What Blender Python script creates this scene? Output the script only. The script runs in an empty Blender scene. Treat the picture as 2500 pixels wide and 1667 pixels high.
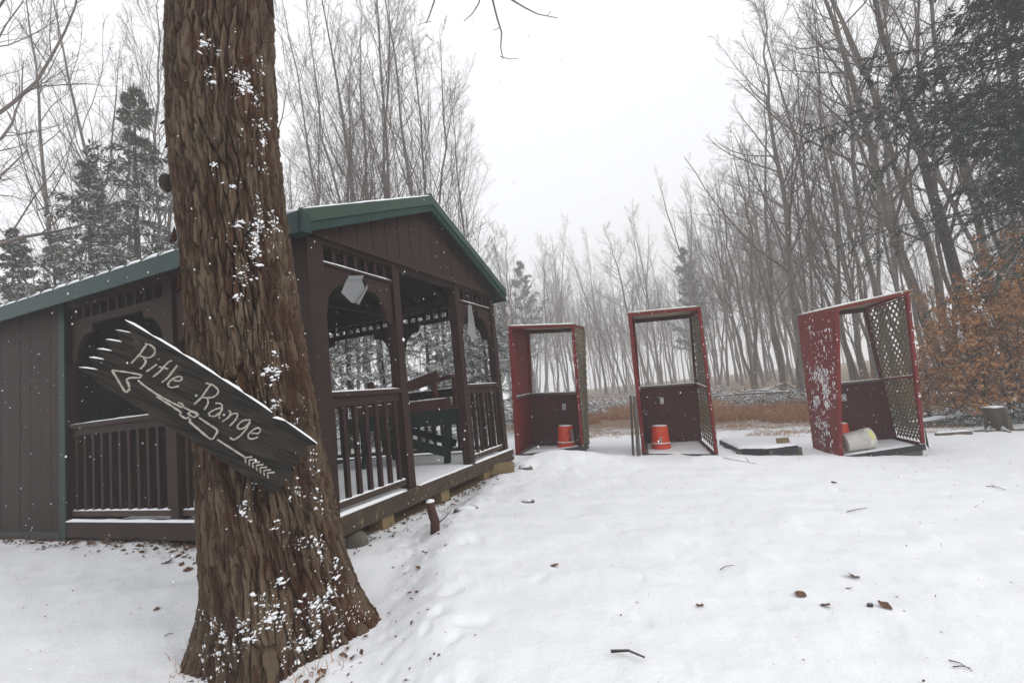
import bpy, math, random
import numpy as np
from mathutils import Vector, Matrix

S = bpy.context.scene
COL = S.collection
RNG = np.random.default_rng(11)
random.seed(5)

# ------------------------------------------------------------------ camera
ZC = 1.25                                   # eye height
FPX, CX, CY = 1162.0, 1250.0, 833.5         # lens in pixels of a 2500 px wide picture
PITCH = math.radians(6.05)
RS, RC = 0.1076, 0.9942                     # roll
fwd = np.array([0, math.cos(PITCH), math.sin(PITCH)])
up0 = np.array([0, -math.sin(PITCH), math.cos(PITCH)])
ex = np.array([1.0, 0, 0])
rgt = RC * ex - RS * up0
upv = RS * ex + RC * up0
cam_d = bpy.data.cameras.new("camera")
cam_d.sensor_width = 36.0
cam_d.lens = 36.0 * FPX / 2500.0
cam_d.clip_start = 0.05
cam_d.clip_end = 1000.0
cam = bpy.data.objects.new("camera", cam_d)
COL.objects.link(cam)
M = Matrix.Identity(4)
for i in range(3):
    M[i][0], M[i][1], M[i][2] = rgt[i], upv[i], -fwd[i]
M[2][3] = ZC
cam.matrix_world = M
S.camera = cam

# ------------------------------------------------------------------ sky, sun, exposure
SUN_EL, SUN_AZ = math.radians(30), math.radians(118)
W = bpy.data.worlds.new("World")
S.world = W
W.use_nodes = True
wn, wl = W.node_tree.nodes, W.node_tree.links
wn.clear()
wo = wn.new("ShaderNodeOutputWorld")
bg = wn.new("ShaderNodeBackground")
sky = wn.new("ShaderNodeTexSky")
sky.sky_type = 'NISHITA'
sky.sun_disc = False
sky.sun_elevation = SUN_EL
sky.sun_rotation = SUN_AZ
sky.dust_density = 6.0
hs = wn.new("ShaderNodeHueSaturation")
hs.inputs["Saturation"].default_value = 0.12
mx = wn.new("ShaderNodeMix")
mx.data_type = 'RGBA'
mx.inputs[0].default_value = 0.93           # a closed snow-cloud deck
mx.inputs[7].default_value = (9.0, 9.1, 9.35, 1)
wl.new(sky.outputs[0], hs.inputs["Color"])
wl.new(hs.outputs[0], mx.inputs[6])
wl.new(mx.outputs[2], bg.inputs["Color"])
bg.inputs["Strength"].default_value = 0.1
wl.new(bg.outputs[0], wo.inputs["Surface"])
sun_d = bpy.data.lights.new("sun", 'SUN')
sun_d.energy = 1.0
sun_d.angle = math.radians(24)
sun_d.color = (1.0, 0.98, 0.95)
sun = bpy.data.objects.new("sun", sun_d)
COL.objects.link(sun)
sun.rotation_euler = (math.radians(90) - SUN_EL, 0, math.radians(180) - SUN_AZ)
S.view_settings.view_transform = 'Standard'
S.view_settings.look = 'None'
S.view_settings.exposure = 0.33
S.view_settings.gamma = 1.0
S.view_settings.use_curve_mapping = False
S.render.engine = 'CYCLES'
cy = S.cycles
cy.max_bounces = 5
cy.diffuse_bounces = 3
cy.glossy_bounces = 2
cy.transmission_bounces = 4
cy.transparent_max_bounces = 8
cy.volume_bounces = 2
cy.use_denoising = True
try:
    cy.denoiser = 'OPENIMAGEDENOISE'
except Exception:
    pass


# ------------------------------------------------------------------ picture-to-place helpers
def ray(x, y):
    return rgt * (x - CX) / FPX - upv * (y - CY) / FPX + fwd


EYE = np.array([0, 0, ZC])


def on_z(x, y, z):
    d = ray(x, y)
    return EYE + d * ((z - ZC) / d[2])


def on_y(x, y, Y):
    d = ray(x, y)
    return EYE + d * (Y / d[1])


def on_plane(x, y, P, n):
    d = ray(x, y)
    return EYE + d * (((P - EYE) @ n) / (d @ n))


def V(a, b):
    return a * 1.063, b * 1.063


# ------------------------------------------------------------------ noise
def vnoise(x, y, seed=0, wrapx=None):
    """smooth value noise in 0..1 on a lattice; wrapx = lattice period in x"""
    xi = np.floor(x).astype(np.int64)
    yi = np.floor(y).astype(np.int64)
    fx = x - xi
    fy = y - yi
    fx = fx * fx * fx * (fx * (fx * 6 - 15) + 10)
    fy = fy * fy * fy * (fy * (fy * 6 - 15) + 10)

    def h(a, b):
        if wrapx:
            a = a % wrapx
        n = (a * 374761393 + b * 668265263 + seed * 1442695041) & 0x7fffffff
        n = ((n ^ (n >> 13)) * 1274126177) & 0x7fffffff
        n = (n ^ (n >> 16)) & 0xffff
        return n / 65535.0
    a = h(xi, yi)
    b = h(xi + 1, yi)
    c = h(xi, yi + 1)
    d = h(xi + 1, yi + 1)
    return (a * (1 - fx) + b * fx) * (1 - fy) + (c * (1 - fx) + d * fx) * fy


def fbm(x, y, seed=0, oct=4):
    s = 0
    a = 0.5
    for o in range(oct):
        s = s + a * vnoise(x * 2 ** o + 17.3 * o, y * 2 ** o - 9.1 * o, seed + o)
        a *= 0.5
        x, y = .8 * x - .6 * y, .6 * x + .8 * y
    return s


def sst(a, b, x):
    t = np.clip((x - a) / (b - a), 0, 1)
    return t * t * (3 - 2 * t)


# ------------------------------------------------------------------ terrain height
CPT = np.array([
    (-1.4, 3.3, .20), (-.9, 4.7, .20), (-.15, 6.7, .20), (-2.85, 3.85, .25), (-4.5, 4.5, .28), (-6.2, 5.1, .29),
    (-1.5, 2.6, .10), (-2.4, 2.2, .08), (-1.3, 1.6, .03), (0, 0, .0), (0, 1.7, .10), (1.0, 2.2, .07), (1.6, 1.6, -.02),
    (2.1, 2.9, -.0), (3.3, 2.6, -.10), (3.3, 4.2, -.12), (.9, 4.2, .10), (.3, 6.2, .12), (.5, 8.6, .11), (2.4, 7.5, .0),
    (2.4, 9.0, .0), (5.4, 7.4, -.25), (5.6, 9.0, -.26), (4.0, 9.0, -.14), (7.6, 7.8, -.30), (9.2, 9.6, -.42), (3, 14, -.12), (7, 14, -.4),
    (6, 22, -.42), (0, 25, -.1), (13, 20, -.55), (12, 12, -.5), (5, 36, -.5), (16, 36, -.6), (-6, 12, .3), (-10, 8, .4),
    (-15, 20, .4), (-5, 30, .0), (0, 55, -.5), (30, 50, -.6), (-40, 45, .5), (-30, 5, .5), (30, 5, -.9), (40, 25, -.9),
    (0, -12, .0), (-15, -10, .3), (15, -10, -.5), (5, -.5, -.1), (-5, -.5, .15)])


def _tps(r):
    return np.where(r > 1e-9, r * r * np.log(np.maximum(r, 1e-9)), 0)


_n = len(CPT)
_K = _tps(np.hypot(CPT[:, None, 0] - CPT[None, :, 0], CPT[:, None, 1] - CPT[None, :, 1])) + np.eye(_n) * 0.05
_P = np.c_[np.ones(_n), CPT[:, :2]]
_A = np.block([[_K, _P], [_P.T, np.zeros((3, 3))]])
_w = np.linalg.solve(_A, np.r_[CPT[:, 2], 0, 0, 0])
# left edge of the banked-up snow, as x over y
BK_Y = np.array([-1.0, 1.9, 2.6, 3.9, 5.4, 6.8, 7.6])
BK_X = np.array([-.35, -.60, -.74, -.84, -.56, -.20, .30])


_dr = np.random.default_rng(404)
_ty = np.concatenate([_dr.uniform(1.7, 6.8, 120), _dr.uniform(5.4, 7.2, 50), _dr.uniform(1.8, 7.0, 130)])
_tx = np.concatenate([np.interp(_ty[:120], BK_Y, BK_X) + _dr.normal(.12, .20, 120), _dr.normal(.6, .55, 50), _dr.uniform(-.4, 4.5, 130)])
_td = np.concatenate([_dr.uniform(.004, .022, 120), _dr.uniform(.003, .014, 50), _dr.uniform(.003, .012, 130)])
_tr = np.concatenate([_dr.uniform(.014, .045, 120), _dr.uniform(.02, .05, 50), _dr.uniform(.012, .045, 130)])
_ta = _dr.uniform(0, 3.14, 300)


def dents(x, y):
    """trodden hollows and clods in the snow"""
    z = np.zeros_like(x)
    near = np.nonzero((y > 1) & (y < 8) & (x > -2.2) & (x < 6.5))[0]
    xn, yn = x[near], y[near]
    o = np.zeros_like(xn)
    for cx_, cy_, d_, r_, a_ in zip(_tx, _ty, _td, _tr, _ta):
        k = np.nonzero((np.abs(xn - cx_) < .3) & (np.abs(yn - cy_) < .3))[0]
        u = (xn[k] - cx_) * math.cos(a_) + (yn[k] - cy_) * math.sin(a_)
        w = -(xn[k] - cx_) * math.sin(a_) + (yn[k] - cy_) * math.cos(a_)
        q = (u / (r_ * 1.7)) ** 2 + (w / r_) ** 2
        o[k] += -d_ * np.exp(-q * q)
    z[near] = o
    return z


def tz(x, y, fine=True):
    x = np.asarray(x, float)
    y = np.asarray(y, float)
    sh = x.shape
    xf, yf = x.ravel(), y.ravel()
    rr = np.hypot(xf, yf - 8)
    k = np.minimum(1, 45 / np.maximum(rr, 1e-6))
    xc, yc = xf * k, 8 + (yf - 8) * k
    z = _w[_n] + _w[_n + 1] * xc + _w[_n + 2] * yc
    for i in range(_n):
        z = z + _w[i] * _tps(np.hypot(xc - CPT[i, 0], yc - CPT[i, 1]))
    # bank
    xb = np.interp(yf, BK_Y, BK_X) + .10 * (vnoise(yf * 2.2, xf * 0 + 3.3, 5) - .5) + .07 * (vnoise(yf * 7, xf * 0 + 1.3, 6) - .5)
    sd = xf - xb
    on = sst(-.5, .8, yf) * (1 - sst(6.9, 8.0, yf))
    bank = .105 * sst(-.16, .22, sd) * np.exp(-np.maximum(sd - .25, 0) / 1.3) * on
    z = z + bank
    z = z + .13 * np.exp(-(((xf - .75) / .62) ** 2 + ((yf - 7.15) / .5) ** 2))
    z = z + .05 * np.exp(-(((xf - 2.6) / .55) ** 2 + ((yf - 6.95) / .3) ** 2))
    z = z - .05 * np.exp(-(((xf + 1.45) / .8) ** 2 + ((yf - 2.7) / .8) ** 2))
    if fine:
        near = np.exp(-rr / 25)
        disturb = np.exp(-((sd - .10) / .42) ** 2) * on * (.35 + 1.1 * vnoise(xf * 1.7, yf * 1.7, 14))
        d2_ = np.exp(-(((xf - .7) / .9) ** 2 + ((yf - 6.3) / 1.0) ** 2))
        d3_ = np.exp(-(((xf - 8) / 2.2) ** 2 + ((yf - 7.8) / 1.4) ** 2))
        z = z + .050 * (fbm(xf * .9, yf * .9, 1, 3) - .45) + .022 * (fbm(xf * 2.1, yf * 2.1, 12, 3) - .45)
        z = z + .030 * (fbm(xf * 4.2, yf * 4.2, 2, 4) - .45) * (.4 + 1.2 * vnoise(xf * .8, yf * .8, 15))
        z = z + (disturb + d2_) * (.040 * (fbm(xf * 5.5, yf * 5.5, 3, 5) - .45))
        z = z + d3_ * .05 * (fbm(xf * 3.0, yf * 4.5, 8, 3) - .45)
        z = z + dents(xf, yf)
        z = z + near * .010 * (vnoise(xf * 2.0 + .6 * yf, yf * 7, 9) - .5)
        z = z + sst(9, 30, rr) * .12 * (fbm(xf * .35, yf * .35, 7, 3) - .45)
    return z.reshape(sh)


def tz1(x, y):
    return float(tz(np.array([x]), np.array([y]))[0])


# ------------------------------------------------------------------ mesh helpers
def mesh_np(name, verts, quads=None, tris=None, smooth=False, attr=None):
    me = bpy.data.meshes.new(name)
    verts = np.asarray(verts, np.float32)
    me.vertices.add(len(verts))
    me.vertices.foreach_set("co", verts.ravel())
    li, ls, lt = [], [], []
    st = 0
    if quads is not None and len(quads):
        q = np.asarray(quads, np.int32)
        li.append(q.ravel())
        ls.append(np.arange(len(q)) * 4)
        lt.append(np.full(len(q), 4))
        st = len(q) * 4
    if tris is not None and len(tris):
        t = np.asarray(tris, np.int32)
        li.append(t.ravel())
        ls.append(st + np.arange(len(t)) * 3)
        lt.append(np.full(len(t), 3))
    li = np.concatenate(li).astype(np.int32)
    ls = np.concatenate(ls).astype(np.int32)
    me.loops.add(len(li))
    me.loops.foreach_set("vertex_index", li)
    me.polygons.add(len(ls))
    me.polygons.foreach_set("loop_start", ls)
    if smooth:
        me.polygons.foreach_set("use_smooth", np.ones(len(ls), bool))
    if attr is not None:
        a = me.attributes.new(attr[0], 'FLOAT', 'POINT')
        a.data.foreach_set("value", np.asarray(attr[1], np.float32))
    me.update(calc_edges=True)
    me.validate()
    return me


class MB:
    def __init__(s):
        s.v, s.f = [], []

    def hexa(s, c):
        """8 corners: bottom 0-3 ccw, top 4-7"""
        o = len(s.v)
        s.v += [tuple(p) for p in c]
        s.f += [tuple(o + i for i in q) for q in ((3, 2, 1, 0), (4, 5, 6, 7), (0, 1, 5, 4), (1, 2, 6, 5), (2, 3, 7, 6), (3, 0, 4, 7))]
        return s

    def box(s, x0, x1, y0, y1, z0, z1):
        return s.hexa([(x0, y0, z0), (x1, y0, z0), (x1, y1, z0), (x0, y1, z0), (x0, y0, z1), (x1, y0, z1), (x1, y1, z1), (x0, y1, z1)])

    def bar(s, a, b, w, h, up=(0, 0, 1)):
        """beam from a to b, w across, h along up"""
        a, b, up = np.array(a, float), np.array(b, float), np.array(up, float)
        t = (b - a) / np.linalg.norm(b - a)
        sx = np.cross(t, up)
        sx /= np.linalg.norm(sx)
        uz = np.cross(sx, t)
        c = []
        for e in (-h / 2, h / 2):
            c += [a - sx * w / 2 + uz * e, a + sx * w / 2 + uz * e, b + sx * w / 2 + uz * e, b - sx * w / 2 + uz * e]
        return s.hexa(c)

    def prism(s, poly, off):
        """polygon (list of 3-d points) extruded by vector off"""
        o = len(s.v)
        n = len(poly)
        off = np.array(off, float)
        s.v += [tuple(p) for p in poly] + [tuple(np.array(p, float) + off) for p in poly]
        s.f += [tuple(o + i for i in range(n))[::-1], tuple(o + n + i for i in range(n))]
        s.f += [(o + i, o + (i + 1) % n, o + n + (i + 1) % n, o + n + i) for i in range(n)]
        return s

    def tube(s, pts, rad, n=8, cap=True):
        pts = np.array(pts, float)
        rad = np.broadcast_to(np.array(rad, float), (len(pts),))
        T = np.gradient(pts, axis=0)
        T /= np.linalg.norm(T, axis=1)[:, None]
        ref = np.array([1.0, .2, 0]) if abs(T[:, 2]).mean() > .75 else np.array([0, 0, 1.0])
        o = len(s.v)
        for p, t, r in zip(pts, T, rad):
            a = np.cross(t, ref)
            a /= np.linalg.norm(a)
            b = np.cross(t, a)
            for k in range(n):
                w = 2 * math.pi * k / n
                s.v.append(tuple(p + r * (a * math.cos(w) + b * math.sin(w))))
        for i in range(len(pts) - 1):
            for k in range(n):
                k2 = (k + 1) % n
                s.f.append((o + i * n + k, o + (i + 1) * n + k, o + (i + 1) * n + k2, o + i * n + k2))
        if cap:
            s.f.append(tuple(o + k for k in range(n)))
            e = o + (len(pts) - 1) * n
            s.f.append(tuple(e + k for k in range(n))[::-1])
        return s

    def lathe(s, base, axis, prof, n=20):
        """prof: list of (dist along axis, radius)"""
        base, axis = np.array(base, float), np.array(axis, float)
        axis /= np.linalg.norm(axis)
        ref = np.array([1.0, 0, 0]) if abs(axis[0]) < .8 else np.array([0, 1.0, 0])
        a = np.cross(axis, ref)
        a /= np.linalg.norm(a)
        b = np.cross(axis, a)
        o = len(s.v)
        for d, r in prof:
            for k in range(n):
                w = 2 * math.pi * k / n
                s.v.append(tuple(base + axis * d + r * (a * math.cos(w) + b * math.sin(w))))
        for i in range(len(prof) - 1):
            for k in range(n):
                k2 = (k + 1) % n
                s.f.append((o + i * n + k, o + i * n + k2, o + (i + 1) * n + k2, o + (i + 1) * n + k))
        s.f.append(tuple(o + k for k in range(n))[::-1])
        e = o + (len(prof) - 1) * n
        s.f.append(tuple(e + k for k in range(n)))
        return s

    def mesh(s, name, org=(0, 0, 0), smooth=False):
        me = bpy.data.meshes.new(name)
        o = np.array(org, float)
        me.from_pydata([tuple(np.array(p, float) - o) for p in s.v], [], s.f)
        if smooth:
            me.polygons.foreach_set("use_smooth", [True] * len(me.polygons))
        me.update()
        return me


ORG = {}


def ob(name, me, m=None, parent=None, loc=None, rot=None):
    o = bpy.data.objects.new(name, me)
    COL.objects.link(o)
    if me is not None and m is not None and len(me.materials) == 0:
        me.materials.append(m)
    if parent is not None:
        o.parent = parent
        ORG[o.name] = ORG.get(parent.name, np.zeros(3))
    if loc is not None:
        o.location = loc
    if rot is not None:
        o.rotation_euler = rot
    return o


def part(name, mb, m, parent, smooth=False, bevel=0):
    """mesh part given in world coordinates (or the thing's own frame)"""
    me = mb.mesh(name, ORG.get(parent.name, np.zeros(3)), smooth) if isinstance(mb, MB) else mb
    o = ob(name, me, m, parent)
    if bevel:
        b = o.modifiers.new("bevel", 'BEVEL')
        b.width = bevel
        b.segments = 1
        b.limit_method = 'ANGLE'
    return o


def tag(o, label=None, cat=None, group=None, kind=None):
    if label:
        o["label"] = label
    if cat:
        o["category"] = cat
    if group:
        o["group"] = group
    if kind:
        o["kind"] = kind
    return o


def thing(name, label, cat, loc=(0, 0, 0), rotz=0, group=None):
    o = bpy.data.objects.new(name, None)
    COL.objects.link(o)
    o.empty_display_size = .2
    o.location = loc
    o.rotation_euler = (0, 0, rotz)
    ORG[o.name] = np.array(loc, float) if rotz == 0 else np.zeros(3)
    return tag(o, label, cat, group)


def solo(name, mb, m, label, cat, group=None, kind=None, smooth=False, base=None):
    """a thing that is one mesh; base = its own origin in the world"""
    base = np.zeros(3) if base is None else np.array(base, float)
    me = mb.mesh(name, base, smooth) if isinstance(mb, MB) else mb
    o = ob(name, me, m, None, tuple(base))
    return tag(o, label, cat, group, kind)


# ------------------------------------------------------------------ materials
def new_mat(name):
    m = bpy.data.materials.new(name)
    m.use_nodes = True
    nt = m.node_tree
    b = nt.nodes["Principled BSDF"]
    return m, nt, b


def nd(nt, typ, **kw):
    n = nt.nodes.new(typ)
    for k, v in kw.items():
        if k in n.bl_rna.properties:
            setattr(n, k, v)
        else:
            n.inputs[k].default_value = v
    return n


def ramp(nt, src, stops):
    r = nt.nodes.new("ShaderNodeValToRGB")
    el = r.color_ramp.elements
    while len(el) < len(stops):
        el.new(.5)
    for e, (p, c) in zip(el, stops):
        e.position = p
        e.color = (c, c, c, 1) if isinstance(c, (int, float)) else (*c, 1)
    nt.links.new(src, r.inputs[0])
    return r.outputs[0]


def mixc(nt, fac, a, b):
    m = nt.nodes.new("ShaderNodeMix")
    m.data_type = 'RGBA'
    if isinstance(fac, (int, float)):
        m.inputs[0].default_value = fac
    else:
        nt.links.new(fac, m.inputs[0])
    for i, c in ((6, a), (7, b)):
        if isinstance(c, tuple):
            m.inputs[i].default_value = (*c, 1)
        else:
            nt.links.new(c, m.inputs[i])
    return m.outputs[2]


def mth(nt, op, a, b=None, clamp=False):
    m = nt.nodes.new("ShaderNodeMath")
    m.operation = op
    m.use_clamp = clamp
    for i, c in ((0, a), (1, b)):
        if c is None:
            continue
        if isinstance(c, (int, float)):
            m.inputs[i].default_value = c
        else:
            nt.links.new(c, m.inputs[i])
    return m.outputs[0]


def coord(nt, scale=(1, 1, 1), kind="Object"):
    tc = nt.nodes.new("ShaderNodeTexCoord")
    mp = nt.nodes.new("ShaderNodeMapping")
    mp.inputs["Scale"].default_value = scale
    nt.links.new(tc.outputs[kind], mp.inputs[0])
    return mp.outputs[0]


def noise(nt, vec, scale, detail=4, rough=.55):
    n = nd(nt, "ShaderNodeTexNoise", Scale=scale, Detail=detail, Roughness=rough)
    nt.links.new(vec, n.inputs["Vector"])
    return n.outputs[0]


def bump(nt, b, h, strength, dist):
    n = nd(nt, "ShaderNodeBump", Strength=strength, Distance=dist)
    nt.links.new(h, n.inputs["Height"])
    nt.links.new(n.outputs[0], b.inputs["Normal"])


def snow_over(nt, col, lo=.55, hi=.8, amount=1.0, scale=14):
    """snow lying on faces that look up, broken up by noise"""
    g = nt.nodes.new("ShaderNodeNewGeometry")
    sx = nt.nodes.new("ShaderNodeSeparateXYZ")
    nt.links.new(g.outputs["Normal"], sx.inputs[0])
    nz = noise(nt, coord(nt), scale, 3)
    s = mth(nt, 'ADD', sx.outputs[2], mth(nt, 'MULTIPLY', mth(nt, 'SUBTRACT', nz, .5), 1.1))
    f = ramp(nt, s, [(lo, 0), (hi, 1)])
    f = mth(nt, 'MULTIPLY', f, amount)
    return mixc(nt, f, col, (.80, .82, .85))


def wood_mat(name, c1, c2, stretch=(14, 14, 1.2), rough=.7, bmp=.25, snow=0, wear=None, spec=.3):
    m, nt, b = new_mat(name)
    v = coord(nt, stretch)
    n1 = noise(nt, v, 2.2, 6, .6)
    c = mixc(nt, ramp(nt, n1, [(.3, 0), (.7, 1)]), c1, c2)
    n2 = noise(nt, coord(nt), 1.7, 4)
    c = mixc(nt, mth(nt, 'MULTIPLY', ramp(nt, n2, [(.42, 0), (.72, 1)]), .45), c, tuple(x * .6 for x in c1))
    if wear:
        n3 = noise(nt, coord(nt, (3, 3, 1.2)), 6, 6, .7)
        c = mixc(nt, ramp(nt, n3, [(wear[1], 0), (wear[1] + .06, 1)]), c, wear[0])
    if snow:
        c = snow_over(nt, c, amount=snow)
    nt.links.new(c, b.inputs["Base Color"])
    b.inputs["Roughness"].default_value = rough
    b.inputs["Specular IOR Level"].default_value = spec
    bump(nt, b, n1, bmp, .004)
    return m


def flat_mat(name, c, rough=.5, var=.15, scale=6, spec=.4):
    m, nt, b = new_mat(name)
    n = noise(nt, coord(nt), scale, 5)
    cc = mixc(nt, n, tuple(x * (1 - var) for x in c), tuple(min(1, x * (1 + var)) for x in c))
    nt.links.new(cc, b.inputs["Base Color"])
    b.inputs["Roughness"].default_value = rough
    b.inputs["Specular IOR Level"].default_value = spec
    return m


MAT = {}
MAT['brown'] = wood_mat("brown_painted_wood", (.021, .0092, .0064), (.034, .0160, .0112), wear=((.075, .050, .036), .66))
MAT['brown_h'] = wood_mat("brown_painted_rail", (.023, .0105, .0074), (.037, .0182, .0128), (1.5, 1.5, 14), wear=((.085, .058, .040), .64))
MAT['brown_dk'] = wood_mat("brown_stained_wood", (.048, .017, .012), (.068, .025, .017), (4, 4, 4))
MAT['deckbeam'] = wood_mat("weathered_brown_beam", (.040, .025, .017), (.072, .048, .031), (1.2, 1.2, 12), wear=((.15, .125, .065), .60))
MAT['pine'] = wood_mat("weathered_pine", (.17, .12, .055), (.26, .19, .10), (6, 6, 6))
MAT['green'] = flat_mat("green_painted_trim", (.006, .030, .025), .5, .4)
MAT['green_lt'] = flat_mat("green_metal_trim", (.027, .054, .038), .42, .35, 3)
MAT['green_tab'] = wood_mat("green_table_paint", (.0025, .012, .0075), (.005, .021, .013), (3, 3, 3))
MAT['green_dk'] = flat_mat("dull_green_corner", (.011, .028, .023), .6, .35)
MAT['skirt'] = flat_mat("grey_green_skirt", (.030, .032, .026), .7, .3)
MAT['metal_roof'] = flat_mat("green_metal_roof", (.02, .062, .05), .4, .1)
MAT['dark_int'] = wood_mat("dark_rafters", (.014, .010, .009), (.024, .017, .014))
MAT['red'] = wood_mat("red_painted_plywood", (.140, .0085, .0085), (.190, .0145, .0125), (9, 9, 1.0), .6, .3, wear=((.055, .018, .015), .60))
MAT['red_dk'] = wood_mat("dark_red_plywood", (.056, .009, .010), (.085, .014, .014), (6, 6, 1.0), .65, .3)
MAT['ply'] = wood_mat("bare_plywood", (.27, .22, .135), (.38, .32, .22), (2, 12, 2), wear=((.16, .14, .08), .58))
MAT['grey_wood'] = wood_mat("grey_wood", (.075, .066, .052), (.13, .115, .095), (8, 8, 1.5))
MAT['ledge'] = wood_mat("grey_red_ledge", (.11, .08, .075), (.17, .135, .125), (3, 3, 3))
MAT['lattice'] = wood_mat("weathered_lattice", (.13, .105, .066), (.21, .175, .115), (6, 6, 6))
MAT['black_wood'] = wood_mat("charred_wood", (.025, .024, .027), (.05, .046, .05), (4, 4, 4))
m, nt, b = new_mat("dark_sign_board")
tc_ = nt.nodes.new("ShaderNodeTexCoord")
m1_ = nt.nodes.new("ShaderNodeMapping")
m1_.inputs["Rotation"].default_value = (0, -math.radians(33), math.radians(-20))
m2_ = nt.nodes.new("ShaderNodeMapping")
m2_.inputs["Scale"].default_value = (2.2, 30, 30)
nt.links.new(tc_.outputs["Object"], m1_.inputs[0])
nt.links.new(m1_.outputs[0], m2_.inputs[0])
g1 = noise(nt, m2_.outputs[0], 2.0, 6, .65)
c = mixc(nt, ramp(nt, g1, [(.38, 0), (.66, 1)]), (.007, .0065, .006), (.036, .030, .024))
g2 = noise(nt, tc_.outputs["Object"], 9, 5, .65)
c = mixc(nt, ramp(nt, g2, [(.60, 0), (.70, .8)]), c, (.060, .047, .034))
nt.links.new(c, b.inputs["Base Color"])
b.inputs["Roughness"].default_value = .8
b.inputs["Specular IOR Level"].default_value = .2
bump(nt, b, g1, .8, .004)
MAT['sign'] = m
MAT['cream'] = flat_mat("cream_paint", (.34, .315, .27), .7, .45, 40)
MAT['orange'] = flat_mat("orange_plastic", (.62, .052, .014), .38, .12, 5)
MAT['white_pl'] = flat_mat("white_plastic", (.64, .62, .56), .4, .06, 4)
MAT['yellow_st'] = flat_mat("yellow_stain", (.62, .58, .20), .5, .2, 30)
MAT['black'] = flat_mat("black_paint", (.018, .018, .018), .5)
MAT['white_paint'] = flat_mat("white_paint", (.72, .72, .70), .5, .06)
MAT['grey_label'] = flat_mat("grey_label", (.28, .27, .27), .5, .25, 20)
MAT['steel'] = flat_mat("steel_wire", (.3, .3, .3), .35)
MAT['rust_tree'] = None

m, nt, b = new_mat("snow")
v = coord(nt)
nf = noise(nt, v, 60, 4, .6)
nl = noise(nt, v, 9, 4, .6)
nt.links.new(mixc(nt, nl, (.83, .845, .87), (.87, .88, .895)), b.inputs["Base Color"])
b.inputs["Roughness"].default_value = .7
b.inputs["Specular IOR Level"].default_value = .2
bump(nt, b, mth(nt, 'ADD', nf, nl), .35, .006)
MAT['snow'] = m

# ground: snow with bare straw showing where it lies thin
m, nt, b = new_mat("snow_covered_ground")
v = coord(nt)
nf = noise(nt, v, 45, 5, .65)
nl = noise(nt, v, 7, 5, .6)
snow_c = mixc(nt, nl, (.80, .81, .835), (.87, .88, .895))
soil = mixc(nt, noise(nt, v, 25, 5, .7), (.10, .060, .035), (.30, .20, .125))
at = nt.nodes.new("ShaderNodeAttribute")
at.attribute_name = "bare"
pn = noise(nt, coord(nt, (1, 2.2, 1)), 5.5, 7, .72)
f = mth(nt, 'ADD', mth(nt, 'MULTIPLY', at.outputs["Fac"], 1.0), mth(nt, 'SUBTRACT', pn, .62))
f = ramp(nt, f, [(.34, 0), (.44, 1)])
nt.links.new(mixc(nt, f, snow_c, soil), b.inputs["Base Color"])
b.inputs["Roughness"].default_value = .75
b.inputs["Specular IOR Level"].default_value = .15
bump(nt, b, mth(nt, 'ADD', nf, mth(nt, 'MULTIPLY', nl, 1.5)), .5, .010)
MAT['ground'] = m

# bark of the big maple
m, nt, b = new_mat("maple_bark")
vs = coord(nt, (1, 1, .22))
n1 = noise(nt, vs, 26, 7, .7)
n2 = noise(nt, coord(nt, (1, 1, .5)), 3.2, 5, .6)
n3 = noise(nt, vs, 55, 4, .6)
c = mixc(nt, ramp(nt, n1, [(.32, 0), (.62, 1)]), (.024, .0125, .0085), (.088, .054, .036))
c = mixc(nt, ramp(nt, n2, [(.50, 0), (.70, 1)]), c, (.080, .032, .017))
n4 = noise(nt, coord(nt, (1, 1, .35)), 7.5, 4, .6)
c = mixc(nt, mth(nt, 'MULTIPLY', ramp(nt, n4, [(.54, 0), (.68, 1)]), .75), c, (.140, .105, .070))
n5 = noise(nt, coord(nt), 5.0, 5, .65)
c = mixc(nt, mth(nt, 'MULTIPLY', ramp(nt, n5, [(.62, 0), (.70, 1)]), .55), c, (.105, .105, .055))
pa = nt.nodes.new("ShaderNodeAttribute")
pa.attribute_name = "plate"                 # each bark plate weathers to its own tone
c = mixc(nt, mth(nt, 'MULTIPLY', ramp(nt, pa.outputs["Fac"], [(.50, 0), (.72, 1)]), .8), c, (.135, .098, .066))
c = mixc(nt, mth(nt, 'MULTIPLY', ramp(nt, pa.outputs["Fac"], [(.25, 1), (.45, 0)]), .7), c, (.050, .021, .012))
nt.links.new(c, b.inputs["Base Color"])
b.inputs["Roughness"].default_value = .9
b.inputs["Specular IOR Level"].default_value = .15
bump(nt, b, mth(nt, 'ADD', n1, mth(nt, 'MULTIPLY', n3, .9)), 1.0, .016)
MAT['bark'] = m


def bark_mat(name, c1, c2, snow=.0):
    m, nt, b = new_mat(name)
    n1 = noise(nt, coord(nt, (1, 1, .2)), 9, 5, .6)
    c = mixc(nt, ramp(nt, n1, [(.35, 0), (.65, 1)]), c1, c2)
    if snow:
        c = snow_over(nt, c, .62, .85, snow, 5)
    nt.links.new(c, b.inputs["Base Color"])
    b.inputs["Roughness"].default_value = .9
    b.inputs["Specular IOR Level"].default_value = .1
    bump(nt, b, n1, .5, .02)
    return m


MAT['tbark'] = bark_mat("grey_brown_bark", (.095, .078, .065), (.190, .162, .138), .55)
MAT['twig'] = bark_mat("thin_branch_bark", (.095, .074, .061), (.165, .134, .112), .45)
MAT['dbark'] = bark_mat("dark_bark", (.035, .028, .025), (.075, .06, .052), .25)


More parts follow.
